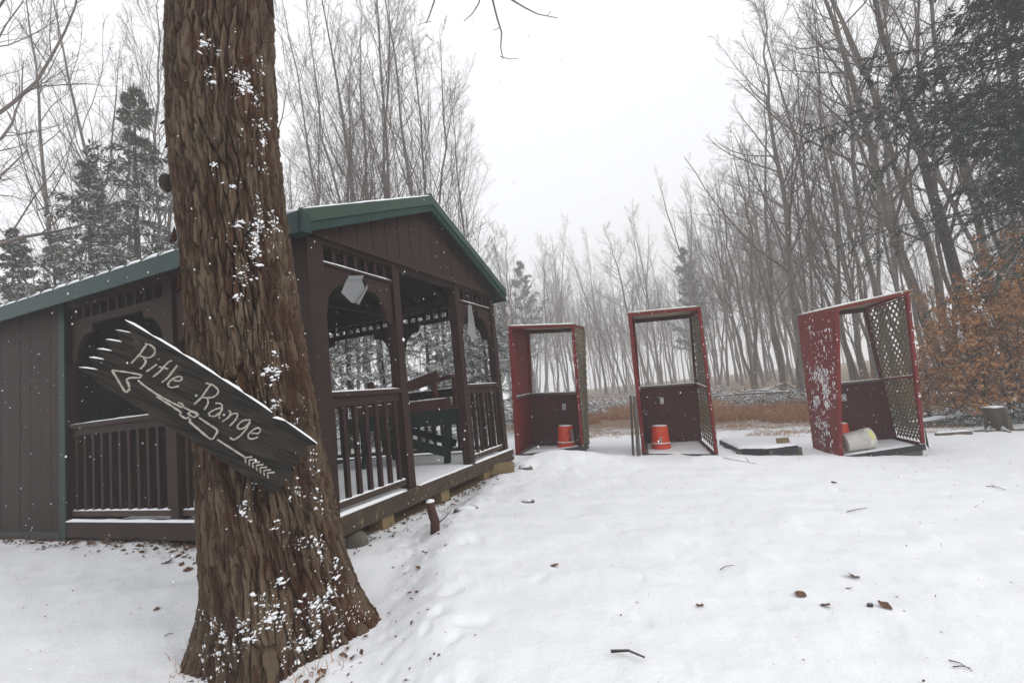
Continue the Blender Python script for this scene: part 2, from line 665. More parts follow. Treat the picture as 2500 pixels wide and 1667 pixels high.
def leaf_mat(name, cs, snow=.0, lo=.5, hi=.8, transl=.0):
    m, nt, b = new_mat(name)
    oi = nt.nodes.new("ShaderNodeNewGeometry")
    r = ramp(nt, oi.outputs["Random Per Island"], [(i / (len(cs) - 1), c) for i, c in enumerate(cs)])
    c = r
    if snow:
        c = snow_over(nt, c, lo, hi, snow, 3.0)
    nt.links.new(c, b.inputs["Base Color"])
    b.inputs["Roughness"].default_value = .65
    b.inputs["Specular IOR Level"].default_value = .2
    return m


MAT['needle'] = leaf_mat("hemlock_needles_snowy", [(.036, .052, .027), (.068, .086, .042), (.085, .092, .050)], .9, .30, .58)
MAT['needle_dk'] = leaf_mat("hemlock_needles_dark", [(.009, .022, .010), (.016, .036, .016), (.024, .042, .020)], .16, .72, .95)
MAT['needle_far'] = leaf_mat("pine_needles", [(.024, .036, .022), (.05, .062, .035)], .35, .6, .8)
MAT['beech'] = leaf_mat("beech_leaves", [(.20, .080, .030), (.40, .175, .062), (.48, .27, .12), (.26, .10, .040)], .35, .72, .9)
MAT['litter'] = leaf_mat("fallen_leaves", [(.075, .040, .027), (.13, .070, .045), (.18, .105, .066)], .0)
MAT['straw'] = leaf_mat("dry_grass_blades", [(.26, .115, .045), (.38, .175, .07), (.40, .23, .11), (.28, .11, .05)], .25, .75, .95)
MAT['brush'] = leaf_mat("snowy_brush", [(.06, .055, .035), (.10, .08, .05), (.075, .08, .05)], .9, .40, .62)

m, nt, b = new_mat("clear_plastic_sheet")
b.inputs["Base Color"].default_value = (.40, .41, .42, 1)
b.inputs["Roughness"].default_value = .35
b.inputs["Transmission Weight"].default_value = .25
b.inputs["Alpha"].default_value = .42
MAT['plastic'] = m


# ------------------------------------------------------------------ snow caps and blobs
def ico(sub):
    import bmesh
    bm = bmesh.new()
    bmesh.ops.create_icosphere(bm, subdivisions=sub, radius=1)
    v = np.array([x.co[:] for x in bm.verts])
    f = np.array([[y.index for y in x.verts] for x in bm.faces])
    bm.free()
    return v, f


ICO1, ICO2 = ico(1), ico(2)


def blobs(centers, scales, frames=None, base=ICO1, rough=.3, seed=1):
    """many lumpy blobs in one mesh; scales (n,3); frames (n,3,3) columns = axes"""
    rng = np.random.default_rng(seed)
    bv, bf = base
    n, k = len(centers), len(bv)
    p = np.broadcast_to(bv, (n, k, 3)) * (1 + rough * (rng.random((n, k, 1)) - .5) * 2)
    p = p * np.asarray(scales)[:, None, :]
    if frames is not None:
        p = np.einsum('nij,nkj->nki', frames, p)
    p = p + np.asarray(centers)[:, None, :]
    f = bf[None] + (np.arange(n) * k)[:, None, None]
    return p.reshape(-1, 3), f.reshape(-1, 3)


def snow_strip(a, b, w, h, side=None, seed=0, seg=None, lump=.5):
    """soft ridge of snow lying along a-b; w wide, h high"""
    rng = np.random.default_rng(seed + 991)
    a, b = np.array(a, float), np.array(b, float)
    L = np.linalg.norm(b - a)
    n = seg or max(4, int(L / .07))
    t = (b - a) / L
    s = np.cross(t, (0, 0, 1.0)) if side is None else np.array(side, float)
    s = s / np.linalg.norm(s)
    u = np.cross(s, t)
    if u[2] < 0:
        u = -u
    prof = [(-.5, -.02), (-.47, .55), (-.25, .95), (0, 1.02), (.25, .95), (.47, .55), (.5, -.02)]
    m = len(prof)
    verts, quads = [], []
    hh = 1 + lump * (np.convolve(rng.random(n + 5), np.ones(3) / 3, 'same')[:n + 1] - .5) * 2
    ww = 1 + .12 * (rng.random(n + 1) - .5)
    for i in range(n + 1):
        e = min(i, n - i)
        kh = hh[i] * (0.35 if e == 0 else 1)
        for (x, z) in prof:
            verts.append(a + t * (L * i / n) + s * (x * w * ww[i]) + u * (z * h * kh if z > 0 else z * h))
    for i in range(n):
        for k in range(m - 1):
            quads.append((i * m + k, i * m + k + 1, (i + 1) * m + k + 1, (i + 1) * m + k))
        quads.append((i * m + m - 1, i * m, (i + 1) * m, (i + 1) * m + m - 1))
    me = [verts, quads]
    return me


def snow_part(parent, segs, name="snow_layer", seed=0):
    """segs: list of (a, b, w, h[, side])"""
    vv, qq = [], []
    for i, sg in enumerate(segs):
        v, q = snow_strip(*sg[:4], side=sg[4] if len(sg) > 4 else None, seed=seed + i)
        o = len(vv)
        vv += list(v)
        qq += [tuple(o + k for k in x) for x in q]
    vv = np.array(vv) - ORG.get(parent.name, np.zeros(3))
    return ob(name, mesh_np(name, vv, qq, smooth=True), MAT['snow'], parent)


def snow_sheet(parent, c00, c10, c11, c01, h, nx=16, ny=16, seed=0, name="snow_layer", lump=.4):
    """blanket of snow over a quad; edges rounded down"""
    c00, c10, c11, c01 = [np.array(c, float) for c in (c00, c10, c11, c01)]
    u = np.linspace(0, 1, nx + 1)
    w = np.linspace(0, 1, ny + 1)
    U, Wg = np.meshgrid(u, w, indexing='ij')
    P = (c00 * ((1 - U) * (1 - Wg))[..., None] + c10 * (U * (1 - Wg))[..., None] + c11 * (U * Wg)[..., None] + c01 * ((1 - U) * Wg)[..., None])
    e = np.minimum(np.minimum(U * nx, (1 - U) * nx), np.minimum(Wg * ny, (1 - Wg) * ny))
    hh = h * (1 + lump * (fbm(U * nx * .35 + seed, Wg * ny * .35, seed, 3) - .45)) * np.where(e < .5, .02, np.where(e < 1.5, .9, 1.0))
    P[..., 2] += hh
    idx = np.arange((nx + 1) * (ny + 1)).reshape(nx + 1, ny + 1)
    q = np.stack([idx[:-1, :-1], idx[1:, :-1], idx[1:, 1:], idx[:-1, 1:]], -1).reshape(-1, 4)
    vv = P.reshape(-1, 3) - ORG.get(parent.name, np.zeros(3))
    return ob(name, mesh_np(name, vv, q, smooth=True), MAT['snow'], parent)


# ================================================================== GROUND
def build_ground():
    th = np.concatenate([np.linspace(-180, -64, 46)[:-1], np.linspace(-64, 64, 560), np.linspace(64, 180, 46)[1:]])
    th = np.radians(th)
    rad = np.concatenate([[0.02], np.geomspace(.5, 14, 290), np.geomspace(14.4, 170, 70)])
    R, T = np.meshgrid(rad, th, indexing='ij')
    X, Y = R * np.sin(T), R * np.cos(T)
    Z = tz(X, Y)
    idx = np.arange(X.size).reshape(X.shape)
    q = np.stack([idx[:-1, :-1], idx[1:, :-1], idx[1:, 1:], idx[:-1, 1:]], -1).reshape(-1, 4)[:, ::-1]
    # where the snow lies thin: the mown field beyond the stands, under the pavilion, woods' floor
    bare = .52 * sst(9.0, 12.5, Y) * sst(-3.0, 1.0, X) + .25 * sst(12.5, 17, Y) * (1 - .6 * sst(24, 34, Y))
    lx = (X + 1.4913) * .3769 + (Y - 3.5466) * .92625
    ly = -(X + 1.4913) * .92625 + (Y - 3.5466) * .3769
    under = sst(-.06, .10, lx) * sst(3.55, 3.4, lx) * sst(-.05, .10, ly) * sst(6.9, 6.7, ly)
    wall = np.exp(-(lx / .11) ** 2) * (ly > 0) * (ly < 7)
    bare = np.maximum(bare, np.maximum(.75 * under, .50 * wall))
    bank = np.exp(-((X - np.interp(Y, BK_Y, BK_X)) / .10) ** 2) * (Y > 1) * (Y < 7)
    bare = np.maximum(bare, .28 * bank)
    bare = np.maximum(bare, .34 * np.exp(-(((X - 8.6) / 2.5) ** 2 + ((Y - 9.3) / .9) ** 2)))
    g = ob("snow_ground", mesh_np("snow_ground", np.stack([X, Y, Z], -1).reshape(-1, 3), q, smooth=True, attr=("bare", bare.ravel())), MAT['ground'])
    tag(g, "snow covered clearing with trampled bank and thin straw patches", kind="structure")


build_ground()

# ================================================================== PAVILION
ZF = ZC - .78
KX, KY = -1.4913, 3.5466
PROT = math.atan2(.92625, .37690)
D1 = np.array([.37690, .92625, 0])
D2 = np.array([-.92625, .37690, 0])
pav = thing("pavilion", "brown wooden pavilion with green trimmed roof and railed porch openings", "pavilion", (KX, KY, ZF), PROT)
WID, SHED, LEN = 3.40, 3.32, 6.7
EAVE, RX, RZ = 2.21, 1.66, 2.99            # wall top; ridge of the roof deck
SL = (RZ - 2.24) / (RX + .18)


def roof_z(x):
    return RZ - SL * abs(x - RX)


# posts
POST = .105
post_me = MB().box(-POST / 2, POST / 2, -POST / 2, POST / 2, 0, 2.12).mesh("post")


def post(x, y):
    o = ob("post", post_me, MAT['brown'], pav, (x, y, 0))
    return o


for (x, y) in ((1.115, .052), (2.345, .052), (3.345, .052), (.052, 1.66), (3.345, 1.66), (3.345, 3.26)):
    post(x, y)
# boxed corner post, two boards wide on each face
cp = part("post", MB().box(-.015, .115, -.015, .115, 0, 2.12), MAT['brown'], pav)
part("trim_board", MB().box(-.035, -.016, -.035, .075, -.0, 2.13), MAT['brown'], cp)
part("trim_board", MB().box(-.0155, .125, -.035, -.016, -.0, 2.13), MAT['brown'], cp)

# rim beams
rim = part("rim_beam", MB().box(-.02, 3.50, -.03, .02, -.150, -.002), MAT['deckbeam'], pav)
part("rim_beam", MB().box(-.024, .018, .022, SHED - .06, -.150, -.002), MAT['brown_h'], pav)
part("rim_beam", MB().box(3.40, 3.44, .022, SHED, -.150, -.002), MAT['brown_h'], pav)
snow_part(rim, [((-.02, -.008, -.004), (.98, -.008, -.004), .05, .020), ((1.18, -.004, -.004), (2.28, -.004, -.004), .06, .016), ((2.36, -.008, -.004), (3.50, -.008, -.004), .05, .022)])
snow_part(pav, [((-.004, .15, -.004), (-.004, 3.25, -.004), .05, .018)])
# deck boards
for i in range(23):
    y0 = .025 + i * .1435
    part("deck_board", MB().box(.02, 3.40, y0, y0 + .138, -.045, -.006), MAT['brown_h'], pav)
snow_sheet(pav, (.10, .02, -.006), (3.36, .02, -.006), (3.36, 2.6, -.006), (.10, 2.6, -.006), .014, 30, 24, 3)
# joist blocks under the gable end, and skid
for x, zb in ((.80, -.33), (1.75, -.32), (2.75, -.31), (3.32, -.30)):
    part("support_block", MB().box(x - .16, x + .0, .0, .14, zb, -.151), MAT['pine'], pav)
part("skid", MB().box(.1, 3.3, .5, .62, -.30, -.151), MAT['pine'], pav)
part("skid", MB().box(.1, 3.3, 2.5, 2.62, -.30, -.151), MAT['pine'], pav)


# railings along an axis; n posts apart
def railing(ax, p0, p1, fix, out, nb, seed=0, snow=True):
    """ax 'x' or 'y'; runs p0..p1; fix = other coordinate; out = sign of the outside"""
    def bx(a0, a1, f0, f1, z0, z1):
        lo, hi = min(f0, f1), max(f0, f1)
        return MB().box(a0, a1, lo, hi, z0, z1) if ax == 'x' else MB().box(lo, hi, a0, a1, z0, z1)
    r = part("railing", bx(p0, p1, fix + out * -.045, fix + out * .050, .890, .930), MAT['brown_h'], pav)   # cap board
    part("top_rail", bx(p0, p1, fix - .018, fix + .018, .815, .889), MAT['brown_h'], r)
    part("bottom_rail", bx(p0, p1, fix - .020, fix + .020, .035, .085), MAT['deckbeam'], r)
    bm_ = bx(-.019, .019, -.017, .017, .086, .814).mesh("baluster")
    for i in range(nb):
        a = p0 + (p1 - p0) * (i + .5) / nb
        ob("baluster", bm_, MAT['brown'], r, (a, fix, 0) if ax == 'x' else (fix, a, 0))
    if snow:
        pt = lambda a, f, z: (a, f, z) if ax == 'x' else (f, a, z)
        s1 = snow_part(r, [(pt(p0 + .01, fix, .929), pt(p1 - .01, fix, .929), .085, .012)], seed=seed)
        segs = []
        for i in range(nb + 1):
            a0 = p0 + (p1 - p0) * max(0, i - .5 + .16) / nb
            a1 = p0 + (p1 - p0) * min(nb, i + .5 - .16) / nb
            segs.append((pt(a0, fix, .084), pt(a1, fix, .084), .038, .014))
        segs.append((pt(p0, fix + out * .012, .084), pt(p1, fix + out * .012, .084), .014, .013))
        snow_part(r, segs, seed=seed + 50)
    return r


railing('x', .12, 1.06, .052, -1, 7, 1)
railing('x', 2.40, 3.29, .052, -1, 7, 2)
railing('y', .12, 1.60, .052, -1, 11, 3)
railing('y', 1.715, 3.26, .052, -1, 11, 4)
railing('y', .12, 1.60, 3.345, 1, 11, 5)
railing('y', 1.715, 3.20, 3.345, 1, 11, 6)


# friezes (spindle bands) and arched brackets
def frieze(ax, p0, p1, fix, nb, snow=True, seed=0):
    def bx(a0, a1, f0, f1, z0, z1):
        return MB().box(a0, a1, f0, f1, z0, z1) if ax == 'x' else MB().box(f0, f1, a0, a1, z0, z1)
    r = part("frieze", bx(p0, p1, fix - .022, fix + .022, 1.915, 1.985), MAT['brown_h'], pav)
    sm = bx(-.02, .02, -.015, .015, 1.986, 2.118).mesh("slat")
    for i in range(nb):
        a = p0 + (p1 - p0) * (i + .5) / nb
        ob("slat", sm, MAT['brown'], r, (a, fix, 0) if ax == 'x' else (fix, a, 0))
    if snow:
        o = -.034
        pt = lambda a, f, z: (a, f, z) if ax == 'x' else (f, a, z)
        part("ledge_strip", bx(p0, p1, fix - .045, fix - .0225, 1.955, 1.978), MAT['brown_h'], r)
        snow_part(r, [(pt(p0, fix + o, 1.977), pt(p1, fix + o, 1.977), .022, .010)], seed=seed)
    return r


fz1 = frieze('x', .12, 1.06, .052, 7, True, 1)
fz2 = frieze('x', 2.40, 3.29, .052, 7, True, 2)
frieze('y', .12, 1.60, .052, 11, False, 3)
frieze('y', 1.715, 3.26, .052, 11, False, 4)
frieze('y', .12, 1.60, 3.345, 11, False, 5)
frieze('y', 1.715, 3.20, 3.345, 11, False, 6)


def bracket(ax, p, fix, s, size=.36):
    """quarter-arch bracket in the corner of post face p and the frieze; s = direction into the opening"""
    pts = [(0, 0), (size, 0), (size, -.06), (size * .93, -.085)]
    for k in range(7):
        w = math.radians(90 * k / 6)
        pts.append((.085 + (size - .13) * (1 - math.sin(w)) * 1.0 if k else size * .86, -.085 - (size - .10) * (1 - math.cos(w))))
    pts += [(.085, -size * .93), (.06, -size), (.0, -size)]
    P = []
    for (a, z) in pts:
        P.append((p + s * a, fix - .02, 1.914 + z) if ax == 'x' else (fix - .02, p + s * a, 1.914 + z))
    part("arch_bracket", MB().prism(P, (0, .04, 0) if ax == 'x' else (.04, 0, 0)), MAT['brown'], pav)


for p, s in ((.12, 1), (1.06, -1), (2.40, 1), (3.29, -1)):
    bracket('x', p, .052, s)
for fx in (.052, 3.345):
    for p, s in ((.12, 1), (1.60, -1), (1.715, 1), (3.24, -1)):
        bracket('y', p, fx, s)
# plates above the friezes
part("top_plate", MB().box(-.03, 3.42, -.002, .10, 2.121, 2.205), MAT['brown_h'], pav)
part("top_plate", MB().box(-.008, .10, .102, LEN, 2.121, 2.235), MAT['brown_h'], pav)
part("top_plate", MB().box(3.30, 3.408, .102, LEN, 2.121, 2.235), MAT['brown_h'], pav)
part("tie_beam", MB().box(.11, 3.29, 1.62, 1.70, 2.121, 2.22), MAT['dark_int'], pav)

# gable boarding, board by board
nbd = 17
gx0, gx1 = -.06, 3.44
for i in range(nbd):
    a = gx0 + (gx1 - gx0) * i / nbd + .003
    c = gx0 + (gx1 - gx0) * (i + 1) / nbd - .003
    yb = -.028 + random.uniform(-.0015, .0015)
    zz = 2.195
    poly = [(a, yb, zz), (c, yb, zz)]
    if a < RX < c:
        poly += [(c, yb, roof_z(c) - .02), (RX, yb, RZ - .02), (a, yb, roof_z(a) - .02)]
    else:
        poly += [(c, yb, roof_z(c) - .02), (a, yb, roof_z(a) - .02)]
    part("gable_board", MB().prism(poly[::-1], (0, .02, 0)), MAT['brown'], pav)
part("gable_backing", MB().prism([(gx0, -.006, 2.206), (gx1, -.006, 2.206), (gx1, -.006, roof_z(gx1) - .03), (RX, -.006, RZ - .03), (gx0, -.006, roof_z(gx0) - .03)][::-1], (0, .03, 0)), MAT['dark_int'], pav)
part("gable_rail", MB().box(-.05, 3.43, -.042, -.029, 2.150, 2.200), MAT['brown_h'], pav)

# shed part: boarded long walls, partition, rear wall
for (fx, o) in ((.0, -1), (3.40, 1)):
    n = 17
    for i in range(n):
        y0 = SHED + .02 + (LEN - SHED - .02) * i / n + .003
        y1 = SHED + .02 + (LEN - SHED - .02) * (i + 1) / n - .003
        x0 = fx - .012 + random.uniform(-.0015, .0015)
        part("wall_board", MB().box(x0, x0 + .022, y0, y1, -.19, 2.20), MAT['brown'], pav)
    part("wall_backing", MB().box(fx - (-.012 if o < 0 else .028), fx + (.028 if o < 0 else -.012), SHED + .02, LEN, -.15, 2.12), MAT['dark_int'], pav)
part("corner_trim", MB().box(-.030, -.0145, SHED - .07, SHED + .035, -.20, 2.19), MAT['green_dk'], pav)
part("corner_trim", MB().box(-.014, .090, SHED - .055, SHED - .036, .0, 2.12), MAT['brown'], pav)
part("skirt_board", MB().box(-.034, -.0155, SHED + .037, LEN, -.24, -.10), MAT['skirt'], pav)
n = 16
for i in range(n):
    a = .10 + 3.2 * i / n + .003
    c = .10 + 3.2 * (i + 1) / n - .003
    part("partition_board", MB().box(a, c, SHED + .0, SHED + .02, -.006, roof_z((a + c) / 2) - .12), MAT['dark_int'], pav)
part("rear_wall", MB().prism([(0, LEN, -.15), (3.4, LEN, -.15), (3.4, LEN, 2.2), (RX, LEN, RZ - .05), (0, LEN, 2.2)][::-1], (0, .03, 0)), MAT['brown'], pav)

# roof: metal panels with ribs, rafters, fascia, rake trim, ridge cap, snow
roof = part("roof", MB().box(RX - .02, RX + .02, -.10, LEN + .1, RZ - .16, RZ - .035), MAT['dark_int'], pav)     # ridge beam
pw = .23
npan = int((LEN + .30) / pw)
y_start = -.155


def slope_pt(x, y, dz):
    return (x, y, roof_z(x) + dz)


for sx in (-1, 1):
    xe = RX + sx * (RX + .19)
    pm = MB()
    pm.hexa([slope_pt(RX, 0, .0), slope_pt(RX, pw - .004, .0), slope_pt(xe, pw - .004, .0), slope_pt(xe, 0, .0),
             slope_pt(RX, 0, .016), slope_pt(RX, pw - .004, .016), slope_pt(xe, pw - .004, .016), slope_pt(xe, 0, .016)])
    pm.hexa([slope_pt(RX, .0, .017), slope_pt(RX, .03, .017), slope_pt(xe, .03, .017), slope_pt(xe, .0, .017),
             slope_pt(RX, .008, .034), slope_pt(RX, .022, .034), slope_pt(xe, .022, .034), slope_pt(xe, .008, .034)])
    part("roof_deck", MB().hexa([slope_pt(RX, y_start + .03, -.022), slope_pt(RX, LEN + .1, -.022), slope_pt(xe - sx * .03, LEN + .1, -.022), slope_pt(xe - sx * .03, y_start + .03, -.022),
                                 slope_pt(RX, y_start + .03, -.003), slope_pt(RX, LEN + .1, -.003), slope_pt(xe - sx * .03, LEN + .1, -.003), slope_pt(xe - sx * .03, y_start + .03, -.003)]), MAT['dark_int'], roof)
    pme = pm.mesh("roof_panel")
    for i in range(npan):
        ob("roof_panel", pme, MAT['metal_roof'], roof, (0, y_start + i * pw, 0))
    for i in range(12):
        y = .12 + i * .58
        part("rafter", MB().bar((RX + sx * .03, y, RZ - .085), (xe - sx * .06, y, roof_z(xe - sx * .06) - .07), .04, .11), MAT['dark_int'], roof)
    # eave fascia
    part("fascia", MB().box(min(xe, xe + sx * .022), max(xe, xe + sx * .022), y_start + .01, y_start + npan * pw, roof_z(xe) - .150, roof_z(xe) - .002), MAT['green'], roof)
    # snow on the eave between ribs and over the slope
    segs = []
    for i in range(npan):
        y0 = y_start + i * pw
        segs.append((slope_pt(xe - sx * .04, y0 + .035, .014), slope_pt(xe - sx * .04, y0 + pw - .012, .014), .10, .022, (1, 0, -SL * sx)))
    snow_part(roof, segs, seed=20 + sx)
    snow_sheet(roof, slope_pt(xe - sx * .09, y_start + .02, .017), slope_pt(xe - sx * .09, y_start + npan * pw, .017),
               slope_pt(RX + sx * .05, y_start + npan * pw, .017), slope_pt(RX + sx * .05, y_start + .02, .017), .026, 40, 12, 4)
    # rake fascia below, metal trim above and proud of it
    rk = [(RX, -.162, RZ - .155), (xe, -.162, roof_z(xe) - .155), (xe, -.162, roof_z(xe) - .085), (RX, -.162, RZ - .085)]
    part("rake_fascia", MB().prism(rk if sx < 0 else rk[::-1], (0, .028, 0)), MAT['green'], roof)
    rk = [(RX, -.178, RZ - .084), (xe, -.178, roof_z(xe) - .084), (xe, -.178, roof_z(xe) + .018), (RX, -.178, RZ + .018)]
    part("rake_trim", MB().prism(rk if sx < 0 else rk[::-1], (0, .030, 0)), MAT['green_lt'], roof)
    part("soffit", MB().hexa([(RX, -.134, RZ - .14), (RX, -.03, RZ - .14), (xe - sx * .03, -.03, roof_z(xe - sx * .03) - .14), (xe - sx * .03, -.134, roof_z(xe - sx * .03) - .14),
                              (RX, -.134, RZ - .12), (RX, -.03, RZ - .12), (xe - sx * .03, -.03, roof_z(xe - sx * .03) - .12), (xe - sx * .03, -.134, roof_z(xe - sx * .03) - .12)]), MAT['dark_int'], roof)
    snow_part(roof, [(slope_pt(RX + sx * .03, -.160, .016), slope_pt(xe, -.160, .016), .036, .014)], seed=31 + sx)
part("eave_return", MB().box(-.206, -.125, -.181, -.03, roof_z(-.19) - .158, roof_z(-.19) - .004), MAT['green'], roof)
part("ridge_cap", MB().prism([(RX - .13, -.165, RZ - .130 * SL + .036), (RX, -.165, RZ + .046), (RX + .13, -.165, RZ - .130 * SL + .036), (RX + .13, -.165, RZ - .130 * SL + .026), (RX, -.165, RZ + .036), (RX - .13, -.165, RZ - .130 * SL + .026)][::-1], (0, LEN + .3, 0)), MAT['metal_roof'], roof)
cap_me = MB()


def loc2w(p):
    p = np.array(p, float)
    return np.array([KX, KY, ZF]) + D1 * p[0] + D2 * p[1] + np.array([0, 0, p[2]])


# hanging clear plastic sheets (under the friezes)
def sheet(pts, label, thick=.004):
    W_ = [loc2w(p) for p in pts]
    base = W_[0]
    c = MB()
    nrm = np.cross(W_[1] - W_[0], W_[2] - W_[0])
    nrm /= np.linalg.norm(nrm)
    c.prism(W_, nrm * thick)
    return c, base


t = thing("plastic_sleeve", "crumpled clear plastic sleeve hanging under the porch frieze left of the doorway", "plastic sleeve", tuple(loc2w((.62, -.01, 1.9))))
c, _ = sheet([(.40, -.02, 1.87), (.56, -.035, 1.91), (.60, -.035, 1.82), (.50, -.02, 1.68), (.43, -.03, 1.665), (.32, -.02, 1.74)], "")
part("sleeve", c, MAT['plastic'], t)
c, _ = sheet([(.39, -.045, 1.89), (.565, -.060, 1.925), (.565, -.050, 1.895), (.39, -.04, 1.86)], "")
part("fold", c, MAT['plastic'], t)
c, _ = sheet([(.60, -.065, 1.845), (.615, -.055, 1.82), (.495, -.045, 1.655), (.465, -.05, 1.662)], "")
part("fold", c, MAT['plastic'], t)
t = thing("plastic_sleeve", "narrow strip of clear plastic hanging by the right corner post of the porch", "plastic sleeve", tuple(loc2w((2.6, -.01, 1.9))))
c, _ = sheet([(2.56, -.03, 1.93), (2.63, -.04, 1.93), (2.74, -.02, 1.52), (2.66, -.03, 1.50), (2.50, -.02, 1.54)], "")
part("sleeve", c, MAT['plastic'], t)


# tables on the porch
def on_porch(name, label, cat, x, y, rot):
    p = loc2w((x, y, .006))
    return thing(name, label, cat, tuple(p), PROT + rot)


tb = on_porch("picnic_table", "dark green picnic table standing on the porch under the upturned brown one", "picnic table", 2.72, .95, 0.1)
for i in range(5):
    part("tabletop_board", MB().box(-.42 + i * .17, -.42 + i * .17 + .155, -.75, .75, .60, .64), MAT['green_tab'], tb)
for y in (-.58, .58):
    part("cross_rail", MB().box(-.40, .40, y - .02, y + .02, .50, .599), MAT['green_tab'], tb)
    for s in (-1, 1):
        part("leg", MB().bar((s * .25, y + .045, .595), (s * .38, y + .045, .0), .045, .11, (1, 0, 0)), MAT['green_tab'], tb)
part("side_rail", MB().box(-.445, -.425, -.78, .78, .47, .655), MAT['green_tab'], tb)
part("brace", MB().bar((-.42, .42, .43), (-.42, -.60, .13), .03, .11), MAT['green_tab'], tb)
part("brace", MB().bar((.10, .50, .50), (.0, -.5, .20), .03, .09), MAT['green_tab'], tb)
snow_sheet(tb, (-.44, -.74, .641), (.42, -.74, .641), (.42, .75, .641), (-.44, .75, .641), .010, 12, 14, 9)
tb2 = on_porch("picnic_table", "reddish brown picnic table lying upside down on the dark green table", "picnic table", 2.72, .95, 0.1)
ORGZ = .655
for i in range(4):
    part("tabletop_board", MB().box(-.40 + i * .2, -.40 + i * .2 + .18, -.62, .72, ORGZ, ORGZ + .04), MAT['brown_dk'], tb2)
part("apron", MB().box(-.43, -.405, -.66, .74, ORGZ, ORGZ + .135), MAT['brown_dk'], tb2)
for y in (-.42, .48):
    for s in (-1, 1):
        part("leg", MB().bar((s * .28, y, ORGZ + .04), (s * .34, y, ORGZ + .44), .045, .09, (1, 0, 0)), MAT['brown_dk'], tb2)
part("brace", MB().bar((-.39, .62, ORGZ + .17), (-.39, -.52, ORGZ + .43), .03, .12), MAT['brown_dk'], tb2)
part("seat_board", MB().bar((-.10, .62, ORGZ + .20), (.0, -.55, ORGZ + .42), .20, .035), MAT['brown_dk'], tb2)
snow_part(tb2, [((-.42, -.64, ORGZ + .134), (-.42, .72, ORGZ + .134), .03, .010), ((-.39, .60, ORGZ + .234), (-.39, -.50, ORGZ + .488), .03, .008)], seed=61)

# ================================================================== THE BIG MAPLE
TR = [(3.895, -1.583, .286), (3.599, -1.603, .294), (3.022, -1.612, .306), (2.658, -1.601, .307), (2.195, -1.573, .305), (1.669, -1.539, .311),
      (1.164, -1.507, .331), (.677, -1.465, .360), (.439, -1.431, .367), (.252, -1.401, .393), (.114, -1.379, .428), (-.02, -1.372, .47), (-.15, -1.37, .54)]
TRa = np.array(TR[::-1])
TY = 2.75


def trunk_c(z):
    return np.interp(z, TRa[:, 0], TRa[:, 1]), np.interp(z, TRa[:, 0], TRa[:, 2])


def worley(x, y, px, seed):
    """F1, F2 and a random value of the nearest cell; x wraps with period px"""
    xi, yi = np.floor(x).astype(np.int64), np.floor(y).astype(np.int64)
    f1 = np.full(x.shape, 9.0)
    f2 = np.full(x.shape, 9.0)
    idv = np.zeros(x.shape)
    ox = np.zeros(x.shape)

    def hh(a, b, k):
        n = ((a % px) * 374761393 + b * 668265263 + (seed + k) * 1442695041) & 0x7fffffff
        n = ((n ^ (n >> 13)) * 1274126177) & 0x7fffffff
        return ((n ^ (n >> 16)) & 0xffff) / 65535.0
    for i in (-1, 0, 1):
        for j in (-1, 0, 1):
            a, b = xi + i, yi + j
            dx, dy = a + hh(a, b, 1) - x, b + hh(a, b, 2) - y
            d = np.hypot(dx, dy)
            c = d < f1
            f2 = np.where(c, f1, np.minimum(f2, d))
            idv = np.where(c, hh(a, b, 3), idv)
            ox = np.where(c, dx, ox)
            f1 = np.where(c, d, f1)
    return f1, f2, idv, ox


def bark_disp(a, z):
    """a in 0..1 round the trunk; radial displacement in m: long shaggy plates with dark gaps"""
    wa = a + .016 * (vnoise(a * 9, z * 1.6, 21, 9) - .5) + .010 * (vnoise(a * 25, z * 5, 22, 25) - .5) + .005 * (vnoise(a * 80, z * 14, 41, 80) - .5)
    wz = z + .08 * (vnoise(a * 30, z * 3, 42, 30) - .5) + .03 * (vnoise(a * 90, z * 9, 43, 90) - .5)
    h1, h2, idp, oz = worley(wa * 60, (wz + .05 * (vnoise(a * 60, z * 8, 47, 60) - .5)) * 3.4, 60, 80)
    gap = (1 - sst(.0, .15, h2 - h1)) * (.45 + .9 * vnoise(a * 18, z * 3.0, 45, 18))
    crk2 = sst(.80, .98, 1 - np.abs(2 * vnoise(wa * 62, z * 3.6, 24, 62) - 1)) * sst(.30, .6, vnoise(a * 20, z * 4.0, 46, 20))
    f1, f2, idv, ox = worley(wa * 110, wz * 7.0, 110, 50)
    g1, g2, idw, oy = worley(wa * 180, wz * 15.0, 180, 60)
    n3 = vnoise(wa * 200, z * 34, 25, 200)
    n4 = vnoise(wa * 300, z * 80, 26, 300)
    shag = .7 + 1.1 * vnoise(a * 12, z * 1.4, 44, 12)
    d = -.030 * gap - .017 * crk2 + (.009 * (idp - .5) + .009 * (idv - .5) + .008 * (idw - .5)) * shag + .005 * (n3 - .5) + .004 * (n4 - .5)
    bark_disp.plate = idp * .3 + idv * .4 + idw * .3
    return d + .020 * (vnoise(wa * 14, z * 1.1, 30, 14) - .5)


def trunk_surface(a, z):
    cx, r = trunk_c(z)
    th = a * 2 * math.pi
    fl = sst(.55, -.1, z)
    r = r * (1 + fl * (.14 * np.cos(5 * th + .6) + .06 * np.cos(9 * th)))
    r = r + .012 * np.cos(2 * th + 1.0 + z * .7) + .010 * np.cos(3 * th - z)
    R = r + bark_disp(a, z)
    return np.stack([cx + R * np.cos(th), TY + R * np.sin(th), z], -1)


